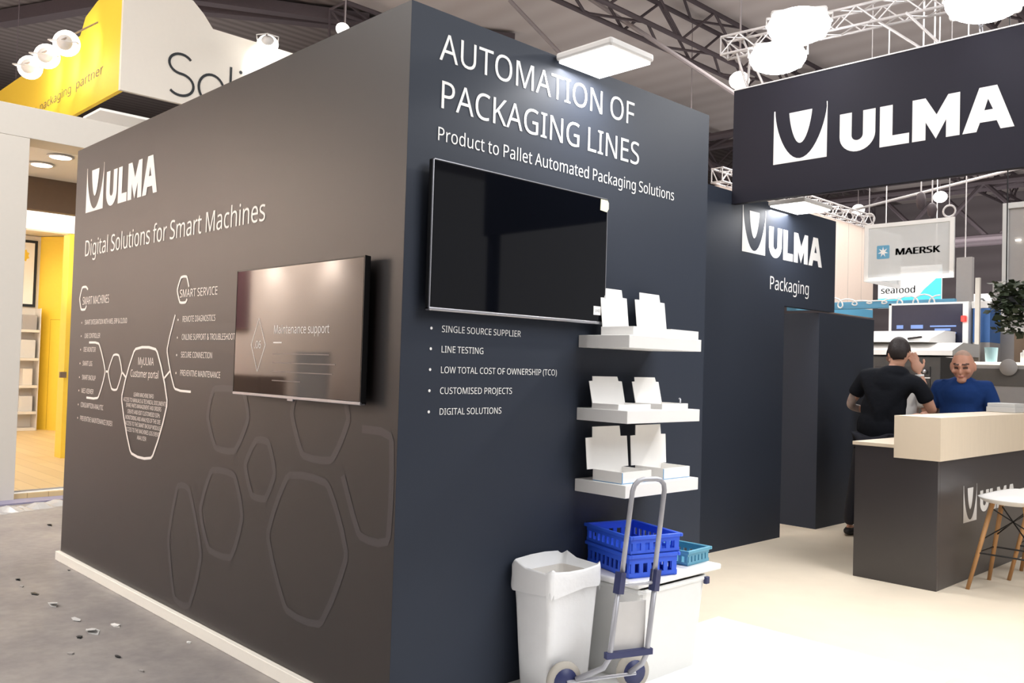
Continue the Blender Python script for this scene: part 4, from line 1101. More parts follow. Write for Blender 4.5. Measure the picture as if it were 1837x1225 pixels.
# ================================================================== people
def skin(joints, edges, root):
    """grow a smooth limb surface over a skeleton; returns an evaluated mesh"""
    names = list(joints)
    me = bpy.data.meshes.new('skeleton')
    me.from_pydata([joints[n][0] for n in names], [(names.index(a), names.index(b)) for a, b in edges], [])
    o = bpy.data.objects.new('skeleton', me)
    COL.objects.link(o)
    sm = o.modifiers.new('s', 'SKIN')
    sm.use_smooth_shade = True
    for i, n in enumerate(names):
        r = joints[n][1]
        r = (r, r) if not isinstance(r, tuple) else r
        me.skin_vertices[0].data[i].radius = r
        me.skin_vertices[0].data[i].use_root = (n == root)
    o.modifiers.new('d', 'SUBSURF').levels = 2
    bpy.context.view_layer.update()
    dg = bpy.context.evaluated_depsgraph_get()
    out = bpy.data.meshes.new_from_object(o.evaluated_get(dg))
    bpy.data.objects.remove(o)
    return out


def ellipsoid(bm, c, r, M=None, seg=20, shape=None):
    rr = bmesh.ops.create_uvsphere(bm, u_segments=seg, v_segments=seg // 2 + 2, radius=1)
    for v in rr['verts']:
        if shape:
            v.co = Vector(shape(*v.co))
        v.co = Vector((v.co.x * r[0], v.co.y * r[1], v.co.z * r[2])) + Vector(c)
        if M:
            v.co = M @ v.co
    return rr['verts']


def remesh(bm, name, voxel, smooth=4):
    me = bpy.data.meshes.new(name)
    bm.to_mesh(me)
    bm.free()
    o = bpy.data.objects.new(name, me)
    COL.objects.link(o)
    r = o.modifiers.new('r', 'REMESH')
    r.mode = 'VOXEL'
    r.voxel_size = voxel
    s = o.modifiers.new('s', 'SMOOTH')
    s.iterations = smooth
    s.factor = 0.5
    bpy.context.view_layer.update()
    dg = bpy.context.evaluated_depsgraph_get()
    out = bpy.data.meshes.new_from_object(o.evaluated_get(dg))
    bpy.data.objects.remove(o)
    return out


def head_matrix(c, yaw, pitch, roll=0.0, s=1.0):
    return Matrix.Translation(c) @ Matrix.Rotation(yaw, 4, 'Z') @ Matrix.Rotation(roll, 4, 'Y') @ Matrix.Rotation(pitch, 4, 'X') @ Matrix.Scale(s, 4)


def skull(x, y, z):
    """egg of a head: narrower jaw, flatter face; front is -y"""
    k = 1.0
    if z < 0:
        k = 1.0 - 0.34 * (-z) ** 1.6
    yy = y
    if y < 0:
        yy = y * 0.9
    if z < -0.2 and y > 0:
        yy = y * (1 - 0.45 * (-z - 0.2))
    return (x * k, yy, z)


def add_head(bm, M):
    ellipsoid(bm, (0, 0.005, 0), (0.078, 0.1, 0.122), M, 28, skull)
    ellipsoid(bm, (0, -0.062, -0.088), (0.034, 0.03, 0.026), M, 12)          # chin
    ellipsoid(bm, (0, -0.100, -0.022), (0.0125, 0.018, 0.024), M, 12)          # nose
    ellipsoid(bm, (0, -0.090, 0.008), (0.009, 0.012, 0.03), M, 10)
    ellipsoid(bm, (0, -0.082, 0.028), (0.05, 0.012, 0.010), M, 12)           # brow
    ellipsoid(bm, (0, -0.085, -0.058), (0.024, 0.010, 0.008), M, 10)         # mouth
    for s in (-1, 1):
        ellipsoid(bm, (s * 0.080, 0.012, -0.005), (0.010, 0.019, 0.033), M, 12)   # ears
        ellipsoid(bm, (s * 0.048, -0.068, -0.022), (0.018, 0.016, 0.018), M, 10)  # cheeks


def hand(bm, wrist, dirv, up, side, curl=0.5, s=1.0):
    """palm, four unequal bent fingers and a thumb; dirv along the fingers, up = back of the hand, side = +1/-1 thumb side"""
    d = Vector(dirv).normalized()
    u = (Vector(up) - d * Vector(up).dot(d)).normalized()
    x = d.cross(u).normalized() * side
    W = Vector(wrist)
    Mx = Matrix.Translation(W + d * 0.045 * s) @ Matrix((x, d, u)).transposed().to_4x4()
    ellipsoid(bm, (0, 0, 0), (0.043 * s, 0.055 * s, 0.017 * s), Mx, 14)
    for i, (off, L) in enumerate(((0.030, 0.072), (0.010, 0.082), (-0.010, 0.076), (-0.030, 0.060))):
        p = W + d * 0.088 * s + x * off * s
        a = 0.0
        rad = 0.0088 * s
        for k in range(3):
            a += curl * (0.55 + 0.12 * i * 0.5)
            q = p + (d * math.cos(a) - u * math.sin(a)) * L * s * (0.44, 0.32, 0.24)[k]
            mid = (p + q) / 2
            ln = (q - p).length / 2 + rad * 0.7
            Mq = Matrix.Translation(mid) @ (q - p).to_track_quat('Z', 'Y').to_matrix().to_4x4()
            ellipsoid(bm, (0, 0, 0), (rad, rad, ln), Mq, 10)
            p = q
            rad *= 0.93
    p = W + d * 0.025 * s + x * 0.036 * s
    for k, L in enumerate((0.045, 0.034)):
        q = p + (d * (0.75 + 0.2 * k) + x * (0.62 - 0.35 * k) - u * 0.35).normalized() * L * s
        Mq = Matrix.Translation((p + q) / 2) @ (q - p).to_track_quat('Z', 'Y').to_matrix().to_4x4()
        ellipsoid(bm, (0, 0, 0), (0.0105 * s, 0.0105 * s, L * s / 2 + 0.007), Mq, 10)
        p = q


TORSO_E = [('pelvis', 'waist'), ('waist', 'chest'), ('chest', 'collar'), ('collar', 'neck'), ('chest', 'lsh'), ('lsh', 'lel'), ('lel', 'lwr'), ('chest', 'rsh'), ('rsh', 'rel'), ('rel', 'rwr'),
           ('pelvis', 'lhip'), ('lhip', 'lkn'), ('lkn', 'lan'), ('pelvis', 'rhip'), ('rhip', 'rkn'), ('rkn', 'ran')]


def person(label, base, J, headM, hands, skinm, tee, hair, sleeve=0.52, extra=None, watch=None, group=None, collar=None):
    """J: joint -> position (relative to base); front of the body is given by the joints themselves"""
    t = thing('person', label, 'person', base, 0, group)
    R = {'pelvis': (0.155, 0.105), 'waist': (0.145, 0.10), 'chest': (0.165, 0.115), 'collar': (0.075, 0.065), 'neck': 0.055, 'lsh': 0.062, 'rsh': 0.062, 'lel': 0.044, 'rel': 0.044, 'lwr': 0.030, 'rwr': 0.030,
         'lhip': 0.095, 'rhip': 0.095, 'lkn': 0.062, 'rkn': 0.062, 'lan': 0.043, 'ran': 0.043}
    jo = {k: (J[k], R[k]) for k in R}
    bm = bmesh.new()
    me = skin(jo, TORSO_E, 'pelvis')
    bm.from_mesh(me)
    bpy.data.meshes.remove(me)
    add_head(bm, headM)
    nk = Vector(J['neck'])
    hc = headM @ Vector((0, 0.02, -0.06))
    Mq = Matrix.Translation((nk + hc) / 2) @ (hc - nk).to_track_quat('Z', 'Y').to_matrix().to_4x4()
    ellipsoid(bm, (0, 0, 0), (0.056, 0.058, (hc - nk).length / 2 + 0.05), Mq, 16)
    for h in hands:
        hand(bm, *h)
    for s in 'lr':
        a = Vector(J[s + 'an'])
        f = Vector(J.get('toe' + s, (a.x, a.y - 0.18, 0.03)))
        Mq = Matrix.Translation((a * 0.5 + f * 0.5) * 1.0 + Vector((0, 0, -0.01))) @ (f - a).to_track_quat('Z', 'Y').to_matrix().to_4x4()
        ellipsoid(bm, (0, 0, 0), (0.04, 0.035, 0.12), Mq, 12)
    body = remesh(bm, 'body', 0.0075, 3)
    mats = [skinm, M_EYE, M_LIP, M_TATT, hair if hair else M_HAIRG]
    for m in mats:
        body.materials.append(m)
    inv = headM.inverted()
    for p in body.polygons:
        p.use_smooth = True
        q = inv @ Vector(p.center)
        if q.z > -0.14:
            if q.y < -0.05:
                for s in (-1, 1):
                    if abs(q.x - s * 0.031) < 0.0155 and abs(q.z - 0.006) < 0.0095:
                        p.material_index = 1
                    if abs(q.x - s * 0.032) < 0.021 and abs(q.z - 0.034) < 0.0055:
                        p.material_index = 1
                if abs(q.x) < 0.023 and abs(q.z + 0.058) < 0.0065:
                    p.material_index = 2
            if not hair and q.z > 0.012 and (q.y > 0.0 or q.z > 0.122 - 0.035) and (q.z + q.y * 0.9) > 0.055 and abs(q.x) < 0.083:
                p.material_index = 4
        if extra and extra(Vector(p.center)):
            p.material_index = 3
    ob = bpy.data.objects.new('body', body)
    COL.objects.link(ob)
    ob.parent = t

    def garment(nm, jn, ed, root, m, voxel=0.011, blobs=(), cut=None):
        bm = bmesh.new()
        me = skin(jn, ed, root)
        bm.from_mesh(me)
        bpy.data.meshes.remove(me)
        for c, r in blobs:
            ellipsoid(bm, c, r, None, 18)
        me = remesh(bm, nm, voxel, 4)
        me.materials.append(m)
        for p in me.polygons:
            p.use_smooth = True
        o = bpy.data.objects.new(nm, me)
        COL.objects.link(o)
        o.parent = t
        return o
    V = lambda k: Vector(J[k])
    g = 1.14
    sj = {k: (J[k], tuple(x * g for x in R[k])) for k in ('pelvis', 'waist', 'chest')}
    sj['collar'] = (J['collar'], (0.092, 0.078))
    for s in 'lr':
        sj[s + 'sh'] = (J[s + 'sh'], 0.082)
        sj[s + 'sl'] = (tuple(V(s + 'sh').lerp(V(s + 'el'), sleeve)), 0.077)
        sj[s + 'se'] = (tuple(V(s + 'sh').lerp(V(s + 'el'), sleeve + 0.16)), 0.074)
    sj['hem'] = (tuple(V('pelvis') + Vector((0, 0, -0.06))), (0.18, 0.128))
    garment('t_shirt', sj, [('hem', 'pelvis'), ('pelvis', 'waist'), ('waist', 'chest'), ('chest', 'collar'), ('chest', 'lsh'), ('lsh', 'lsl'), ('lsl', 'lse'), ('chest', 'rsh'), ('rsh', 'rsl'), ('rsl', 'rse')], 'pelvis', tee,
            blobs=[(tuple(V('collar') + Vector((0, 0.0, -0.035))), (0.135, 0.112, 0.075)), (tuple(V('chest') + Vector((0, 0, 0.02))), (0.19, 0.14, 0.17)), (tuple(V('pelvis') + Vector((0.01, 0, 0.06))), (0.19, 0.15, 0.19)), (tuple(V('waist').lerp(V('chest'), 0.2)), (0.195, 0.14, 0.2)), (tuple(V('chest').lerp(V('lsh'), 0.45) + Vector((0, 0, 0.0))), (0.10, 0.115, 0.10)), (tuple(V('chest').lerp(V('rsh'), 0.45)), (0.10, 0.115, 0.10)), (tuple(V('waist').lerp(V('chest'), 0.5)), (0.185, 0.13, 0.2))])
    tj = {k: (J[k], r) for k, r in (('pelvis', (0.165, 0.115)), ('lhip', 0.105), ('rhip', 0.105), ('lkn', 0.075), ('rkn', 0.075), ('lan', 0.062), ('ran', 0.062))}
    garment('trousers', tj, [('pelvis', 'lhip'), ('lhip', 'lkn'), ('lkn', 'lan'), ('pelvis', 'rhip'), ('rhip', 'rkn'), ('rkn', 'ran')], 'pelvis', M_JEAN, 0.013)
    for s in 'lr':
        a = Vector(J[s + 'an'])
        f = Vector(J.get('toe' + s, (a.x, a.y - 0.18, 0.03)))
        d = Vector((f.x - a.x, f.y - a.y, 0)).normalized()
        bm = bmesh.new()
        Mq = Matrix.Translation(Vector((a.x, a.y, 0.042)) + d * 0.07) @ d.to_track_quat('-Y', 'Z').to_matrix().to_4x4()
        ellipsoid(bm, (0, 0, 0), (0.052, 0.145, 0.040), Mq, 18, lambda x, y, z: (x, y, max(z, -0.9)))
        me = bpy.data.meshes.new('shoe')
        bm.to_mesh(me)
        bm.free()
        me.materials.append(M_SHOE)
        o = bpy.data.objects.new('shoe', me)
        COL.objects.link(o)
        o.parent = t
    if hair:
        bm = bmesh.new()
        ellipsoid(bm, (0, 0.012, 0.014), (0.086, 0.104, 0.122), headM, 32, skull)
        kill = []
        for v in bm.verts:
            q = inv @ v.co
            low = -0.075 if q.y > 0.05 else (-0.005 if abs(q.x) > 0.05 and q.y > -0.03 else 0.055)
            if q.z < low or (q.y < -0.055 and q.z < 0.075):
                kill.append(v)
        bmesh.ops.delete(bm, geom=kill, context='VERTS')
        me = bpy.data.meshes.new('hair')
        bm.to_mesh(me)
        bm.free()
        me.materials.append(hair)
        for p in me.polygons:
            p.use_smooth = True
        o = bpy.data.objects.new('hair', me)
        COL.objects.link(o)
        o.parent = t
        so = o.modifiers.new('thick', 'SOLIDIFY')
        so.thickness = 0.016
        so.offset = -0.3
    if watch:
        mb = MB()
        p, q, r = watch
        mb.tube([tuple(Vector(p).lerp(Vector(q), f)) for f in (0.0, 1.0)], r, 14)
        mb.build('wristband', M_WHITE, t, smooth=True)
    return t


# man in black seen from behind, right hand at his ear, left forearm tattooed
BJ = dict(pelvis=(0.0, 0.0, 0.94), waist=(0.03, 0.01, 1.10), chest=(0.085, 0.02, 1.34), collar=(0.12, 0.03, 1.505), neck=(0.13, 0.045, 1.54),
          lsh=(-0.125, 0.02, 1.435), lel=(-0.275, 0.03, 1.165), lwr=(-0.12, 0.22, 1.11), rsh=(0.325, 0.03, 1.40), rel=(0.425, 0.12, 1.135), rwr=(0.285, 0.17, 1.475),
          lhip=(-0.10, 0.0, 0.87), lkn=(-0.19, 0.03, 0.48), lan=(-0.27, 0.06, 0.085), rhip=(0.10, 0.0, 0.87), rkn=(0.12, 0.05, 0.47), ran=(0.12, 0.04, 0.085),
          toel=(-0.30, 0.24, 0.03), toer=(0.14, 0.23, 0.03))
HM = head_matrix((0.15, 0.075, 1.645), PI + 0.25, 0.18, 0.05, 1.03)
person('person in black t-shirt seen from behind, hand at the ear, tattooed forearm', (-0.45, 5.55, 0), BJ, HM,
       [((-0.10, 0.235, 1.11), (0.9, 0.25, -0.05), (0, 0.2, 1), 1, 0.35), ((0.283, 0.160, 1.485), (-0.30, -0.05, 0.9), (0.55, -0.8, 0.1), 1, 0.38, 1.15)],
       M_SKIN, M_TEE, M_HAIR, sleeve=0.50, extra=lambda c: c.x < -0.1 and 0.98 < c.z < 1.30 and (c.x < -0.2 or c.y > 0.1), watch=((0.288, 0.168, 1.44), (0.286, 0.169, 1.465), 0.037))

# bald man in navy facing the camera, looking down
NJ = dict(pelvis=(0.0, 0.0, 0.93), waist=(0.0, -0.01, 1.08), chest=(0.0, -0.02, 1.28), collar=(0.0, -0.02, 1.42), neck=(0.0, -0.03, 1.45),
          lsh=(0.205, -0.01, 1.365), lel=(0.27, 0.02, 1.09), lwr=(0.20, -0.22, 1.045), rsh=(-0.205, -0.01, 1.365), rel=(-0.265, 0.0, 1.10), rwr=(-0.27, -0.25, 1.10),
          lhip=(0.10, 0.0, 0.86), lkn=(0.11, -0.02, 0.47), lan=(0.11, 0.02, 0.085), rhip=(-0.10, 0.0, 0.86), rkn=(-0.11, -0.02, 0.47), ran=(-0.11, 0.02, 0.085))
HM = head_matrix((0.02, -0.075, 1.55), 0.16, 0.24, 0.0, 1.22)
person('bald person in navy t-shirt behind the counter, looking down', (-0.02, 6.35, 0), NJ, HM,
       [((0.20, -0.235, 1.045), (-0.25, -0.9, -0.1), (0, 0, 1), -1, 0.3), ((-0.27, -0.265, 1.10), (-0.2, -0.9, 0.0), (0, 0, 1), 1, 0.3)],
       M_SKINR, M_BTEE, None, sleeve=0.60)

# third person, almost hidden behind the man in black
TJ = {k: (v[0], v[1], v[2] * 1.0) for k, v in NJ.items()}
HM = head_matrix((0.0, -0.05, 1.625), 0.3, 0.1, 0.0, 1.05)
TJ['neck'] = (0.0, -0.02, 1.48)
TJ['lwr'] = (0.22, 0.02, 0.86)
TJ['rwr'] = (-0.08, 0.14, 1.0)
TJ['rel'] = (-0.20, 0.06, 1.11)
TJ['rsh'] = (-0.17, 0.0, 1.36)
person('dark-haired person in pale t-shirt mostly hidden behind the one in black', (-0.63, 6.42, 0), TJ, HM,
       [((0.22, 0.02, 0.85), (0, -0.2, -0.95), (1, 0, 0), -1, 0.4), ((-0.075, 0.145, 1.0), (0.9, 0.1, -0.2), (0, 1, 0), 1, 0.4)],
       M_SKIN, mat('pale_cotton', (216, 216, 214), rough=0.9, noise=0.05), M_HAIR, sleeve=0.6)


# ================================================================== behind the counter: stands and machines
def slab_thing(name, label, cat, m, a, b, bev=0.003, group=None):
    mb = MB()
    mb.span(a, b, bev=bev)
    return tag(mb.build(name, m), label, cat, group)


# hanging cube sign
t = thing('hanging_sign', 'hanging white-framed translucent sign reading MAERSK', 'sign', (-1.575, 9.5, 2.655))
W, H = 1.09, 0.73
M_PANEL = mat('translucent_panel', (226, 228, 228), rough=0.35, spec=0.3, noise=0.02, alpha=0.62)
for k, (cx, cy, rz) in enumerate(((0, -W / 2, 0), (-W / 2, 0, -PI / 2))):
    mb = MB()
    for a, b in (((-W / 2, 0), (W / 2, 0.05)), ((-W / 2, H - 0.05), (W / 2, H)), ((-W / 2, 0.05), (-W / 2 + 0.05, H - 0.05)), ((W / 2 - 0.05, 0.05), (W / 2, H - 0.05))):
        mb.span((a[0], -0.015, a[1]), (b[0], 0.015, b[1]))
    mb.build('frame', M_WHITE, t, loc=(cx, cy, 0), rot=(0, 0, rz))
    mb = MB()
    mb.span((-W / 2 + 0.05, -0.004, 0.05), (W / 2 - 0.05, 0.004, H - 0.05))
    mb.build('panel', M_PANEL, t, loc=(cx, cy, 0), rot=(0, 0, rz))
fnM = lambda u, v: (u + 1.575, -W / 2 - 0.007, v - 2.655)
mb = MB()
write(mb, 'MAERSK', -1.735, -1.195, 2.972, 0.08, fnM, bold=0.09)
mb.build('lettering', M_INKB, t)
mb = MB()
mb.flat([[(-1.965, 2.945), (-1.955, 2.935), (-1.815, 2.935), (-1.805, 2.945), (-1.805, 3.095), (-1.815, 3.105), (-1.955, 3.105), (-1.965, 3.095)]], fnM)
em = mb.build('emblem', M_MBLUE, t)
mb = MB()
star = []
for k in range(14):
    a = PI / 2 + PI * k / 7
    r = 0.07 if k % 2 == 0 else 0.026
    star.append((-1.885 + r * math.cos(a), 3.02 + r * math.sin(a)))
mb.flat([star], lambda u, v: (u + 1.575, -W / 2 - 0.009, v - 2.655))
mb.build('star', M_WHITE, em)
for x in (-0.5, 0.48):
    mb = MB()
    mb.tube([(x + 0.07 * math.cos(a), -W / 2, H + 0.075 + 0.07 * math.sin(a)) for a in [2 * PI * i / 16 for i in range(16)]], 0.012, 6, True)
    mb.build('hanging_ring', M_ALU, t)
    mb = MB()
    mb.tube([(x, -W / 2, H + 0.14), (x, -W / 2, H + 4.5)], 0.006, 5)
    mb.build('hanging_cable', M_ALU, t)

# pinkish hanging wall of a stand, with truss along the top
t = thing('stand_wall', 'tall pale rosy stand wall hanging beyond the doorway wall', 'wall', (-5.0, 14.0, 2.5))
mb = MB()
mb.span((-0.1, -4.0, 0.15), (0.0, 1.75, 1.95))
mb.build('wall_panel', M_PINK, t)
mb = MB()
write(mb, 'es3', -0.75, -0.30, 1.28, 0.14, lambda u, v: (0.004, u, v))
mb.build('lettering', M_INKG, t)
mb = MB()
for k in range(9):
    mb.span((0.0005, -3.6 + k * 0.6, 0.15), (0.003, -3.594 + k * 0.6, 1.95))
mb.build('panel_joint', M_GREY, t)
mb = MB()
mb.span((0.001, 0.05, 0.15), (0.006, 1.75, 0.31))
mb.build('blue_band', M_MBLUE, t)
truss('thin grey truss running along the top of the rosy wall', (-5.05, 10.0, 4.62), (-5.05, 15.6, 4.62), 0.2, 0.22, 26, 0.018, 0.01, M_ALU)

light('machine_fill', 'AREA', (-1.45, 8.7, 2.58), (-1.45, 9.25, 1.8), 9, (1, 1, 1), 1.0, 0.3)  # unseen fill added to brighten the machine hood
light('stand_wall_fill', 'AREA', (-3.0, 13.6, 6.2), (-5.0, 13.8, 3.3), 150, (1, 0.93, 0.86), 0.4, 4)  # unseen fill added to brighten the rosy wall
# banner
t = thing('banner', 'white and cyan banner lettered seafood under the framed sign', 'banner', (-3.5, 14.0, 2.7))
mb = MB()
mb.span((-0.62, -0.03, 0.0), (0.5, 0.0, 0.75))
mb.build('board', M_LITW, t)
fnS = lambda u, v: (u, -0.033, v)
mb = MB()
mb.flat([[(-0.62, 0.0), (0.5, 0.0), (0.5, 0.72), (0.42, 0.52), (0.2, 0.32), (0.1, 0.2), (-0.62, 0.18)]], fnS)
mb.build('cyan_wave', M_CYAN, t)
mb = MB()
write(mb, 'seafood', -0.57, 0.06, 0.27, 0.12, fnS, bold=0.03)
mb.build('lettering', M_INKG, t)
for x in (-0.5, 0.4):
    mb = MB()
    mb.tube([(x, -0.015, 0.75), (x, -0.015, 6.6)], 0.01, 5)
    mb.build('hanging_cable', M_ALU, t)

tag_o = slab_thing('cable_tray', 'long blue and white tray strung with loops of pale wire', 'tray', M_MBLUE, (-5.2, 12.6, 2.60), (-2.3, 12.7, 2.72))
mb = MB()
pts = []
for i in range(120):
    f = i / 119
    a = f * 2 * PI * 9
    pts.append((-4.8 + 2.3 * f + 0.10 * math.sin(a), 12.55, 2.70 + 0.10 * math.cos(a) * (0.6 + 0.4 * math.sin(f * 9))))
mb.tube(pts, 0.012, 6)
tag(mb.build('wire_coil', M_WHITE, smooth=True), 'loose white wire looping along the blue tray', 'wire')

# processing machine with dark window
t = thing('machine', 'white packaging machine with dark glazed window and white hood', 'machine', (-1.7, 9.9, 0))
org = Vector((-1.7, 9.9, 0))
part('cabinet', mat('dark_cabinet', (62, 62, 62), rough=0.4, noise=0.06), [((-2.4, 9.0, 0), (-1.18, 10.4, 1.70))], parent=t, org=org, bev=0.01)
for z in (1.52, 1.36):
    part('drawer', mat('dark_drawer', (48, 48, 50), rough=0.35, noise=0.06), [((-1.98, 8.985, z - 0.06), (-1.30, 9.0, z + 0.06))], parent=t, org=org, bev=0.003)
    mb = MB()
    mb.lathe([(0.022, 0), (0.022, 0.02), (0.01, 0.03)], n=12, axis='Y')
    mb.build('knob', M_STEEL, t, loc=(0.35, -0.945, z), rot=(0, 0, PI))
part('steel_strip', M_WHITE, [((-2.0, 8.98, 1.435), (-1.3, 9.0, 1.45))], parent=t, org=org)
mb = MB()
mb.prism([(0.0, 1.72), (0.0, 1.78), (0.35, 1.885), (0.92, 1.885), (0.92, 1.72)], lambda u, v, o: (o, u - 0.93, v), -0.62, 0.66)
mb.build('hood', M_WHITE, t)
mb = MB()
mb.prism([(0.0, 1.886), (0.06, 1.93), (0.55, 2.05), (0.9, 2.05), (0.9, 1.886)], lambda u, v, o: (o, u - 0.88, v), -0.62, 0.36)
mb.build('upper_hood', M_WHITE, t)
mb = MB()
mb.box((0.19, -0.86, 1.935), (0.17, 0.03, 0.025), ry=-0.12)
mb.build('hood_handle', M_BLACK, t)
part('window', mat('dark_window_glass', (54, 56, 74), rough=0.2, spec=0.12, noise=0.05), [((-2.19, 9.975, 1.80), (-1.27, 9.99, 2.42))], parent=t, org=org)
part('window_frame', M_WHITE, [((-2.225, 9.96, 1.70), (-2.19, 10.3, 2.445)), ((-2.225, 9.96, 2.42), (-1.2, 10.3, 2.445)), ((-1.27, 9.96, 1.70), (-1.2, 10.3, 2.42))], parent=t, org=org)
part('status_light', M_RED, [((-1.275, 9.90, 2.18), (-1.215, 9.955, 2.26))], parent=t, org=org, bev=0.01)
part('indicator_rail', mat('blue_display', (120, 150, 210), rough=0.4, emit=0.3, noise=0.05), [((-2.12, 9.965, 2.10), (-2.03, 9.974, 2.15)), ((-1.93, 9.965, 2.10), (-1.77, 9.974, 2.15)), ((-1.68, 9.965, 2.12), (-1.35, 9.974, 2.14)), ((-1.62, 9.965, 2.07), (-1.42, 9.974, 2.10)), ((-1.68, 9.965, 2.03), (-1.35, 9.974, 2.05))], parent=t, org=org)
t = thing('machine_cabinet', 'grey cabinet with blue upper front right of the dark machine window', 'cabinet', (-1.07, 10.25, 0))
org = Vector((-1.07, 10.25, 0))
part('body', M_GREY, [((-1.175, 10.05, 0), (-0.97, 10.45, 1.92))], parent=t, org=org)
part('blue_front', M_SKYB, [((-1.175, 10.05, 1.921), (-0.97, 10.45, 2.36))], parent=t, org=org)
part('lid', M_WHITE, [((-1.19, 10.04, 2.361), (-0.96, 10.45, 2.45))], parent=t, org=org)

# walls, panels and counter items behind the bald man
slab_thing('stand_screen', 'grey stand panel standing left of the hanging plant', 'panel', M_GREY, (-1.12, 10.6, 0), (-0.2, 10.7, 2.75))
slab_thing('stand_screen', 'brown wooden stand panel under the hanging plant', 'panel', M_BROWN, (-0.47, 9.3, 0), (1.2, 9.4, 2.14))
slab_thing('pale_post', 'slim pale post standing in front of the grey screen', 'post', M_CREAM, (-1.105, 9.9, 0), (-1.05, 9.95, 2.74))
t = thing('framed_board', 'large white-framed pale panel hung at the right edge', 'panel', (0.5, 8.1, 2.0))
org = Vector((0.5, 8.1, 2.0))
part('frame', M_LGREY, [((-0.235, 8.06, 1.95), (-0.18, 8.14, 3.32)), ((-0.18, 8.06, 3.26), (1.4, 8.14, 3.32)), ((-0.18, 8.06, 1.95), (1.4, 8.14, 2.0)), ((1.4, 8.06, 1.95), (1.45, 8.14, 3.32))], parent=t, org=org)
part('panel', M_GREY, [((-0.18, 8.09, 2.0), (1.4, 8.11, 3.26))], parent=t, org=org)
part('light_strip', M_LAMPW, [((-0.11, 8.065, 2.91), (-0.06, 8.085, 2.925))], parent=t, org=org)
t = thing('hanging_board', 'slim grey panel hanging behind the framed sign', 'panel', (-2.3, 13.05, 2.62))
part('board', M_GREY, [((-2.42, 13.0, 2.62), (-2.18, 13.1, 3.42))], parent=t, org=Vector((-2.3, 13.05, 2.62)))
mb = MB()
mb.tube([(0, 0, 0.8), (0, 0, 6.68)], 0.01, 5)
mb.build('hanging_cable', M_ALU, t)
t = thing('display_counter', 'grey display counter with pale edge behind the bald person', 'counter', (-0.1, 8.3, 0))
org = Vector((-0.1, 8.3, 0))
part('body', M_GREY, [((-0.62, 8.05, 0), (0.9, 8.6, 1.60))], parent=t, org=org)
part('edge_strip', M_EDGEGLOW, [((-0.62, 8.03, 1.605), (0.9, 8.6, 1.63))], parent=t, org=org)
part('dark_band', mat('dark_band_grey', (92, 88, 84), rough=0.6, noise=0.06), [((-0.55, 8.04, 1.38), (0.9, 8.05, 1.56))], parent=t, org=org)  # flat darker grey band on the counter front
mb = MB()
mb.lathe([(0.055, 0), (0.066, 0.15), (0.07, 0.155), (0.06, 0.15), (0.05, 0.01)], n=20)
tag(mb.build('cup', mat('pale_blue_plastic', (176, 216, 226), rough=0.3, noise=0.03), smooth=True, loc=(-0.345, 8.12, 1.632)), 'pale blue cup standing on the display counter', 'cup')
mb = MB()
mb.lathe([(0.01, 0), (0.085, 0.004), (0.088, 0.012), (0.01, 0.02)], n=24, axis='Y')
tag(mb.build('disc', M_GREY, smooth=True, loc=(-0.145, 8.005, 1.575)), 'round grey disc fixed on the display counter front', 'disc')
mb = MB()
mb.lathe([(0.05, 0), (0.052, 0.10), (0.03, 0.11), (0.03, 0.13)], n=16)
tag(mb.build('jar', M_WHITE, smooth=True, loc=(-0.02, 8.15, 1.632)), 'small white jar on the display counter at the right', 'jar')

t = thing('white_stand', 'bright white stand front far behind the machine cabinet', 'stand', (-1.4, 13.5, 0))
org = Vector((-1.4, 13.5, 0))
part('body', M_WHITE, [((-2.7, 13.4, 0), (-0.6, 13.9, 2.35))], parent=t, org=org)
part('lit_header', M_LITW, [((-2.3, 13.38, 2.62), (-0.6, 13.9, 2.85)), ((-2.3, 13.5, 2.351), (-2.2, 13.8, 2.619)), ((-0.7, 13.5, 2.351), (-0.6, 13.8, 2.619))], parent=t, org=org)
mb = MB()
for k in range(4):
    x = -0.85 + k * 0.36
    mb.ribbon([(x, 2.66), (x + 0.1, 2.78), (x + 0.2, 2.66)], 0.03, lambda u, v: (u, -0.125, v), soft=1)
mb.build('header_pattern', M_INKG, t)
for k, (x, z0, z1, l) in enumerate(((-2.61, 4.08, 4.36, 'left'), (-2.44, 3.93, 4.17, 'right'))):
    t = thing('chain_hoist', 'dark chain hoist hanging above the framed sign, %s of the pair' % l, 'hoist', (x, 12.0, z0), 0, 'chain hoists')
    mb = MB()
    mb.lathe([(0.02, 0), (0.06, 0.05), (0.075, 0.14), (0.06, z1 - z0 - 0.03), (0.025, z1 - z0)], n=12)
    mb.build('body', M_DSTEEL, t, smooth=True)
    mb = MB()
    mb.tube([(0, 0, z1 - z0), (0, 0, 5.3)], 0.012, 5)
    mb.build('chain', M_ALU, t)

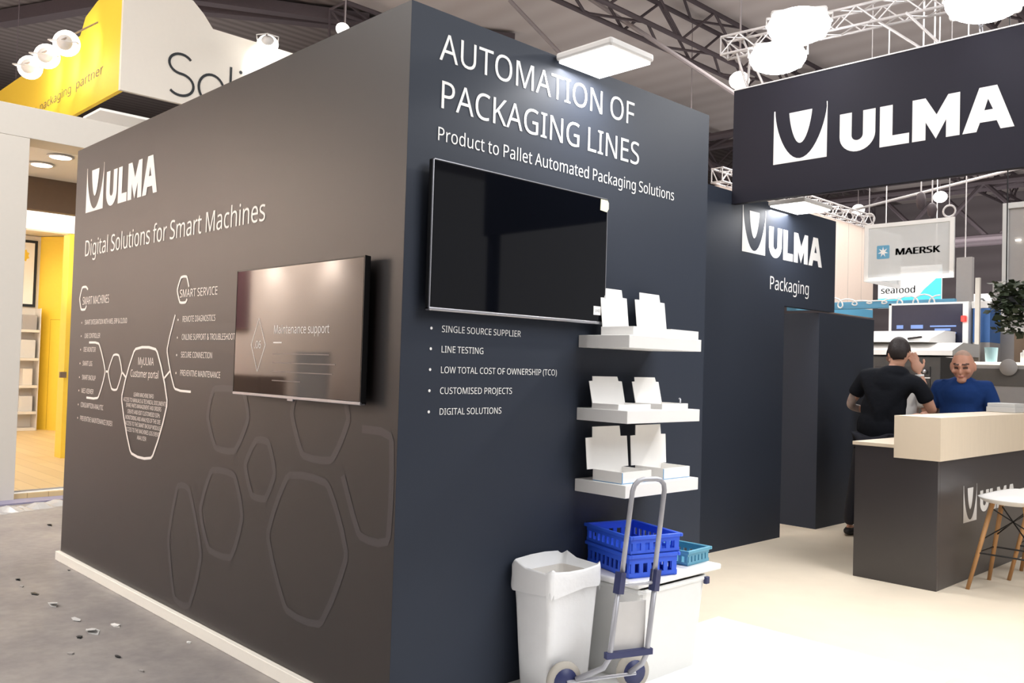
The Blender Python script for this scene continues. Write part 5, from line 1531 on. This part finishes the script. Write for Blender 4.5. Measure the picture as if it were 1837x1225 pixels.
# hanging plant
t = thing('hanging_plant', 'dark green trailing plant hanging in a black trough', 'plant', (0.17, 7.2, 2.19))
mb = MB()
mb.box((0.15, 0, 0.0), (0.62, 0.16, 0.12), bev=0.01)
mb.build('trough', M_BLACK, t)
mb = MB()
for x in (-0.1, 0.4):
    mb.tube([(x, 0, 0.05), (x, 0, 7.0)], 0.006, 5)
mb.build('hanging_cable', M_BLACK, t)
rnd = random.Random(3)
mb = MB()
for i in range(900):
    x = rnd.uniform(-0.2, 0.5)
    r = rnd.random()
    dz = rnd.uniform(-0.06, 0.16) if r < 0.45 else -0.30 * rnd.random() ** 1.4 - 0.03
    y = rnd.gauss(-0.04, 0.09)
    L = rnd.uniform(0.05, 0.095)
    a = rnd.uniform(0, 2 * PI)
    tl = rnd.uniform(-0.9, 0.5)
    d = Vector((math.cos(a), math.sin(a), tl)).normalized()
    s = d.cross(Vector((rnd.uniform(-1, 1), rnd.uniform(-1, 1), 1))).normalized() * L * 0.42
    p = Vector((x, y, dz + 0.03))
    vs = [mb.bm.verts.new(v) for v in (p, p + d * L * 0.5 + s, p + d * L, p + d * L * 0.5 - s)]
    mb.bm.faces.new(vs)
mb.build('foliage', M_LEAF, t)['kind'] = 'stuff'


# ================================================================== neighbour stand at the left
t = thing('stand_portal', 'white portal of the neighbouring stand, pillar and lintel', 'portal', (-7.2, 0.0, -0.065))
org = Vector((-7.2, 0.0, -0.065))
part('pillar', M_CREAM, [((-7.35, -0.9, -0.064), (-6.95, 0.465, 3.60))], parent=t, org=org, bev=0.004)
part('lintel', M_CREAM, [((-7.35, -0.9, 3.602), (-6.95, 4.2, 3.92))], parent=t, org=org, bev=0.004)
part('soffit', M_WHITE, [((-9.05, -0.9, 3.602), (-7.352, 4.2, 3.66))], parent=t, org=org, bev=0.0)
part('header', M_BROWN, [((-9.2, -0.9, 3.2), (-9.06, 4.2, 3.66))], parent=t, org=org, bev=0.0)
org = Vector((0, 0, 0))
for nm, m, p, q in (('trim_5', M_WHITE, (-10.2, -0.9, 3.08), (-10.0, 4.4, 3.34)), ('ceiling_room', M_CREAM, (-15.3, -0.9, 3.62), (-9.21, 4.4, 3.68)), ('wall_room', M_CREAM, (-15.3, -0.9, 0.0), (-15.2, 3.1, 3.61))):
    mb = MB()
    mb.span(p, q)
    struct(nm, mb, m)
mb = MB()
mb.prism([(-15.25, 3.01), (-15.2, 2.93), (-12.9, 4.26), (-12.95, 4.34)], lambda u, v, o: (u, v, o), 0.0, 3.61)
yw = struct('wall_yellow', mb, M_YEL)
mb = MB()
dv = Vector((2.3, 1.33, 0)).normalized()
nv = Vector((dv.y, -dv.x, 0))
for f0, f1, z0, z1 in ((0.30, 0.306, 0.02, 2.05), (0.62, 0.626, 0.02, 2.05), (0.30, 0.626, 2.05, 2.06)):
    c = Vector((-15.2, 2.93, 0)) + dv * (f0 + f1) / 2 + nv * 0.003
    mb.box((c.x, c.y, (z0 + z1) / 2), (f1 - f0, 0.004, z1 - z0), rz=math.atan2(dv.y, dv.x))
mb.build('door_joint', mat('yellow_shadow_gap', (196, 156, 40), rough=0.7, noise=0.05), yw)
t = thing('yellow_post', 'bright yellow post at the end of the long aisle wall', 'post', (-10.2, 2.0, 0))
org = Vector((-10.2, 2.0, 0))
part('column', M_YEL, [((-10.3, 1.84, 0.001), (-10.05, 2.3, 3.075))], parent=t, org=org)
part('door_bracket', M_BROWN, [((-10.049, 1.78, 1.10), (-10.0, 1.86, 1.18))], parent=t, org=org)
mb = MB()
mb.span((-15.4, -0.9, -0.064), (-7.0, 4.4, 0.0))
tag(struct('floor_oak', mb, M_PLANK), None)
for nm, x0, x1, z1, m in (('trim_2', -6.99, -6.93, 0.012, M_GREY), ('trim_3', -6.928, -6.84, 0.004, M_WHITE), ('trim_4', -6.838, -6.56, -0.05, mat('lavender_strip', (150, 146, 172), rough=0.5, noise=0.03))):
    mb = MB()
    mb.prism([(x0, -0.9), (x1, -0.9), (x1 - 0.34, 2.0), (x0 - 0.34, 2.0)], lambda u, v, o: (u, v, o), -0.0645, z1)
    struct(nm, mb, m)
for (x, y) in ((-8.16, 0.92), (-7.55, 0.935)):
    t = thing('downlight', 'round glowing downlight in the portal soffit, %s the aisle' % ('nearer' if x > -8 else 'farther from'), 'lamp', (x, y, 3.595), 0, 'portal downlights')
    mb = MB()
    mb.lathe([(0.13, 0.0), (0.14, -0.006), (0.115, -0.012)], n=28)
    mb.build('ring', M_WHITE, t, smooth=True)
    mb = MB()
    mb.lathe([(0.11, -0.013), (0.10, -0.018)], n=28)
    mb.build('diffuser', M_LAMPW, t)
    light('downlight_beam', 'SPOT', (x, y, 3.55), (x, y, 0), 60, (1, 0.97, 0.9), 0.1, spot=120)
# room lamps
light('room_light', 'AREA', (-12.6, 1.4, 3.55), (-12.8, 1.6, 0), 75, (1, 0.97, 0.9), 2.2, 1.4)
light('room_wall_washer', 'SPOT', (-13.3, 2.3, 3.5), (-14.0, 3.2, 2.4), 40, (1, 0.95, 0.8), 0.1, spot=90)
light('room_beam_light', 'AREA', (-9.6, 1.6, 3.15), (-10.2, 1.6, 3.25), 14, (1, 0.98, 0.94), 0.2, 2.0)
t = thing('poster', 'framed poster with a yellow flower on the room back panel', 'poster', (-15.195, 2.31, 2.9))
mb = MB()
mb.span((0, -0.55, -0.62), (0.03, 0.56, 0.62))
mb.build('frame', M_INKB, t)
mb = MB()
mb.span((0.0305, -0.5, -0.57), (0.034, 0.51, 0.57))
mb.build('print', M_WHITE, t)
mb = MB()
mb.flat([[(0.33 + (0.10 if k % 2 else 0.075) * math.cos(k * PI / 8), 0.33 + (0.12 if k % 2 else 0.09) * math.sin(k * PI / 8)) for k in range(16)]], lambda u, v: (0.036, u, v))
mb.build('flower', M_YEL, t)
t = thing('shelf_unit', 'cream shelf unit against the room back panel', 'shelf', (-15.0, 2.35, 0))
org = Vector((-15.0, 2.35, 0))
part('side', M_CREAM, [((-15.19, 2.885, 0.002), (-14.85, 2.895, 2.25))], parent=t, org=org)
for z in (0.0, 0.30, 0.78, 1.28, 1.80):
    part('board', M_CREAM, [((-15.19, 1.2, z + 0.002), (-14.85, 2.88, z + 0.05))], parent=t, org=org)
for (y, z, h, w, m, l) in ((2.72, 1.852, 0.27, 0.24, M_GREY, 'grey box on the top shelf of the stand room'), (2.70, 1.332, 0.33, 0.26, M_LGREY, 'pale lilac brochure box on the second shelf of the stand room'),
                           (2.72, 0.832, 0.30, 0.16, M_CREAM, 'cream brochure box on the third shelf of the stand room'), (2.71, 0.352, 0.28, 0.22, M_LGREY, 'grey brochure box on the lowest shelf of the stand room')):
    slab_thing('brochure_box', l, 'box', m, (-15.1, y - w / 2, z), (-14.9, y + w / 2, z + h), group='boxes on the stand room shelves')

# hanging yellow and white sign
t = thing('hanging_sign', 'large hanging yellow and cream box sign lettered Soli', 'sign', (-9.0, 2.05, 4.91))
inv = Vector((-9.0, 2.05, 4.91))
mb = MB()
mb.prism([(2.05, 4.91), (5.2, 4.91), (5.2, 6.06), (3.28, 6.07), (3.14, 6.24), (2.98, 6.38), (2.05, 6.38)], lambda u, v, o: (o - inv.x, u - inv.y, v - inv.z), -9.06, -9.0)
mb.build('cream_face', M_CREAM, t)
mb = MB()
mb.prism([(-9.061, 4.91), (-15.0, 4.91), (-15.0, 6.10), (-10.66, 6.04), (-10.46, 6.26), (-10.0, 6.36), (-9.061, 6.38)], lambda u, v, o: (u - inv.x, o - inv.y, v - inv.z), 2.05, 2.11)
mb.build('yellow_face', M_YEL, t)
fnY = lambda u, v: (0.006, u - inv.y, v - inv.z)
mb = MB()
for ch, pts in (('S', None), ('o', None), ('l', None), ('i', None)):
    pass
S = [(0.30 * math.cos(a), 0.30 * math.sin(a)) for a in [0]]
up = [(2.845 + 0.165 * math.cos(a), 5.455 + 0.135 * math.sin(a)) for a in [math.radians(d) for d in range(35, 270, 12)]]
lo = [(2.845 + 0.185 * math.cos(a), 5.17 + 0.15 * math.sin(a)) for a in [math.radians(d) for d in range(90, -150, -12)]]
mb.ribbon(up + lo, 0.036, fnY, soft=0)
mb.ribbon([(3.29 + 0.185 * math.cos(a), 5.215 + 0.20 * math.sin(a)) for a in [2 * PI * k / 28 for k in range(28)]], 0.036, fnY, True, soft=0)
mb.ribbon([(3.57, 5.02), (3.57, 5.60)], 0.036, fnY, soft=0)
mb.ribbon([(3.72, 5.02), (3.72, 5.40)], 0.036, fnY, soft=0)
mb.flat([[(3.72 + 0.026 * math.cos(k * PI / 5), 5.56 + 0.026 * math.sin(k * PI / 5)) for k in range(10)]], fnY)
mb.build('lettering', M_INKB, t)
for wd, a, b in (('your', -13.3, -12.62), ('packaging', -12.45, -10.93), ('partner', -10.76, -9.65)):
    mb = MB()
    write(mb, wd, a, b, 5.27, 0.13, lambda u, v: (u - inv.x, -0.004, v - inv.z))
    mb.build('slogan_lettering', M_BROWN, t)
mb = MB()
for x in (-9.5, -14.0):
    mb.tube([(x - inv.x, 0.03, 1.2), (x - inv.x, 0.03, 4.35)], 0.008, 5)
mb.build('hanging_cable', M_DSTEEL, t)
G2 = 'floodlights on the yellow sign'
for k, (px, py, pz, nm) in enumerate(((-9.60, 1.55, 5.53, 'nearest the sign corner'), (-10.42, 1.55, 5.55, 'middle one of three'), (-11.20, 1.55, 5.57, 'farthest from the sign corner'))):
    par_lamp('white glowing floodlight in front of the yellow sign face, %s' % nm, (px, py, pz), (px - 0.8, 2.05, 5.7), 0.17, 40, G2, warm=True, name='floodlight', spot=130, hang=(px - 0.35, 2.05, 6.05))
par_lamp('white glowing floodlight over the cream sign face', (-8.57, 3.9, 5.93), (-9.0, 4.15, 5.72), 0.15, 75, None, warm=True, name='floodlight', spot=130, hang=(-9.0, 4.0, 6.05))
slab_thing('ceiling_raft', 'white panel hung flat beneath the box sign', 'panel', M_WHITE, (-8.12, 1.33, 4.2), (-7.56, 3.0, 4.23))

# plastic film and scraps on the hall floor
mb = MB()
rnd = random.Random(5)
n = 22
prev = None
for i in range(n + 1):
    f = i / n
    x = -6.12 - 0.42 * f + rnd.uniform(-0.02, 0.02)
    y = -0.5 + 1.4 * f
    row = [mb.bm.verts.new((x - 0.15 + 0.09 * k + rnd.uniform(-0.02, 0.02), y, -0.063 + (0 if k in (0, 3) else rnd.uniform(0.005, 0.05)))) for k in range(4)]
    if prev:
        for k in range(3):
            mb.bm.faces.new((prev[k], prev[k + 1], row[k + 1], row[k]))
    prev = row
tag(mb.build('plastic_film', mat('crumpled_clear_film', (232, 232, 232), rough=0.15, spec=0.8, noise=0.05, alpha=0.55)), 'crumpled clear plastic film lying along the neighbouring stand', 'film')
SCR = [(-3.54, -0.40, 0.030, M_INKB), (-3.35, -0.43, 0.03, M_GREY), (-3.11, -0.42, 0.045, M_INKB), (-2.78, -0.41, 0.06, M_LGREY), (-2.39, -0.41, 0.05, M_LGREY), (-2.11, -0.415, 0.07, M_LGREY), (-2.15, -0.28, 0.045, M_WHITE), (-1.62, -0.46, 0.03, M_INKB),
       (-5.42, 0.35, 0.05, M_INKB), (-3.62, -0.06, 0.02, M_INKB), (-1.81, -0.62, 0.03, M_GREY), (-1.62, -0.10, 0.022, M_WHITE), (-1.35, -0.45, 0.025, M_GREY), (-2.05, -0.50, 0.03, M_INKB)]
for i, (x, y, s, m) in enumerate(SCR):
    mb = MB()
    r = random.Random(i)
    for k in range(2):
        vs = []
        for a in range(5):
            ang = a * 2 * PI / 5 + r.uniform(-0.3, 0.3)
            vs.append((x + s * (0.7 + 0.6 * r.random()) * math.cos(ang), y + s * 0.4 * (0.6 + 0.8 * r.random()) * math.sin(ang)))
        zz = r.uniform(0.002, 0.4 * s)
        mb.prism(vs, lambda u, v, o: (u, v, -0.0645 + o + zz * k * (u - x + s) / (2 * s)), 0, 0.003)
    tag(mb.build('paper_scrap', m), 'torn paper or film scrap on the grey hall floor', 'scrap', 'scraps littering the grey hall floor')

# ================================================================== hall roof steel, far lamps
truss('dark steel roof girder crossing behind the overhead sign', (-22, 19.0, 7.1), (8, 19.0, 7.1), 0.9, 1.7, 20, 0.11, 0.07, M_DSTEEL, 'girder', 'roof girders')
truss('dark steel roof girder far behind the framed sign', (-24, 27.0, 6.6), (8, 27.0, 6.6), 0.9, 1.7, 20, 0.11, 0.07, M_DSTEEL, 'girder', 'roof girders')
truss('slim dark roof lattice seen over the short wall', (-13.3, 8, 8.6), (-13.3, 34, 8.6), 0.6, 0.9, 22, 0.05, 0.03, M_DSTEEL, 'girder', 'roof girders')
truss('slim dark roof lattice in the middle of the pale roof', (-8.0, 8, 8.7), (-8.0, 36, 8.7), 0.6, 0.9, 24, 0.05, 0.03, M_DSTEEL, 'girder', 'roof girders')
truss('slim dark roof lattice at the right of the pale roof', (-2.6, 8, 8.7), (-2.6, 36, 8.7), 0.6, 0.9, 24, 0.05, 0.03, M_DSTEEL, 'girder', 'roof girders')
for (a, b, l) in (((-9.2, 11.0, 9.2), (-4.6, 13.0, 5.4), 'long pale roof tie running down behind the white truss'), ((-10.6, 10.5, 9.2), (-9.0, 13.5, 6.3), 'pale roof tie seen just over the short wall')):
    mb = MB()
    mb.bar(a, b, 0.09, n=8)
    tag(mb.build('roof_tie', M_LSTEEL), l, 'roof tie', 'pale roof ties')
for (a, b, w) in (((-16.5, 5.0, 9.1), (-12.0, 12.0, 9.1), 0.25), ((-20.0, 3.2, 9.1), (-12.5, 6.5, 9.1), 0.3), ((-17.0, 2.5, 9.1), (-13.6, 9.0, 9.1), 0.25)):
    mb = MB()
    mb.bar(a, b, w)
    tag(mb.build('roof_beam', M_DSTEEL), 'dark beam crossing the corrugated roof at the upper left', 'beam', 'beams under the dark roof')
HL = [((-7.29, 20, 5.77), 'small hall lamp left of the hanging cable over the framed sign'), ((-5.26, 20, 5.86), 'small hall lamp above the framed sign'), ((-9.7, 5.86, 7.0), 'bright round hall lamp above the long aisle wall'),
      ((-2.81, 7.0, 4.94), 'warm round lamp at the left end of the white truss'), ((-8.35, 14.0, 5.55), 'bright lamp in the gap beside the overhead sign')]
for p, l in HL:
    par_lamp(l, p, (p[0] + 0.3, p[1] - 0.6, p[2] - 1.0), 0.12 if p[1] < 10 else 0.16, 0, 'hall lamps', warm=True, name='hall_lamp', arm=False, hang=(p[0] - 0.1, p[1] + 0.1, 9.3))
truss('dark rigging truss hanging behind the sign at the upper right', (-6.5, 16.0, 6.1), (3.0, 13.0, 6.1), 0.5, 0.5, 24, 0.035, 0.02, M_DSTEEL, 'truss')
mb = MB()
mb.tube([(-7.6, 17.0, 4.95), (-2.0, 15.5, 5.35), (4.0, 14.0, 5.8)], 0.03, 8)
tag(mb.build('rigging_pipe', M_ALU), 'pale rigging pipe hanging under the overhead sign edge', 'pipe')

# ================================================================== stands across the aisle (seen mirrored in the screens)
t = thing('opposite_stand', 'pale stand wall across the aisle facing the long dark wall', 'stand', (-14.0, -4.7, -0.065))
org = Vector((-14.0, -4.7, -0.065))
part('wall_panel', mat('warm_stand_wall', (236, 218, 204), rough=0.6, noise=0.03), [((-26, -4.8, -0.0645), (-5.2, -4.6, 4.3))], parent=t, org=org)
part('maroon_banner', mat('maroon_banner', (86, 44, 52), rough=0.7, noise=0.05), [((-11.4, -4.58, 1.9), (-9.9, -4.54, 4.0))], parent=t, org=org)
part('red_counter', mat('red_counter', (170, 50, 48), rough=0.5, noise=0.05), [((-11.5, -4.2, 0.0), (-10.2, -3.8, 1.05))], parent=t, org=org)
part('dark_counter', M_BROWN, [((-10.0, -4.3, 0.0), (-8.2, -3.9, 1.2))], parent=t, org=org)
part('roll_up_display', M_LGREY, [((-7.9, -4.3, 0.05), (-7.1, -4.26, 1.55))], parent=t, org=org)
for x in (-9.2, -7.6, -12.6):
    par_lamp('warm spotlight across the aisle over the %s of the opposite stand' % {-9.2: 'dark counter', -7.6: 'roll-up display', -12.6: 'plain wall'}[x], (x, -4.2, 3.1), (x, -4.6, 2.4), 0.16, 90, 'opposite stand spotlights', warm=True, spot=130, hang=(x, -4.6, 3.5))
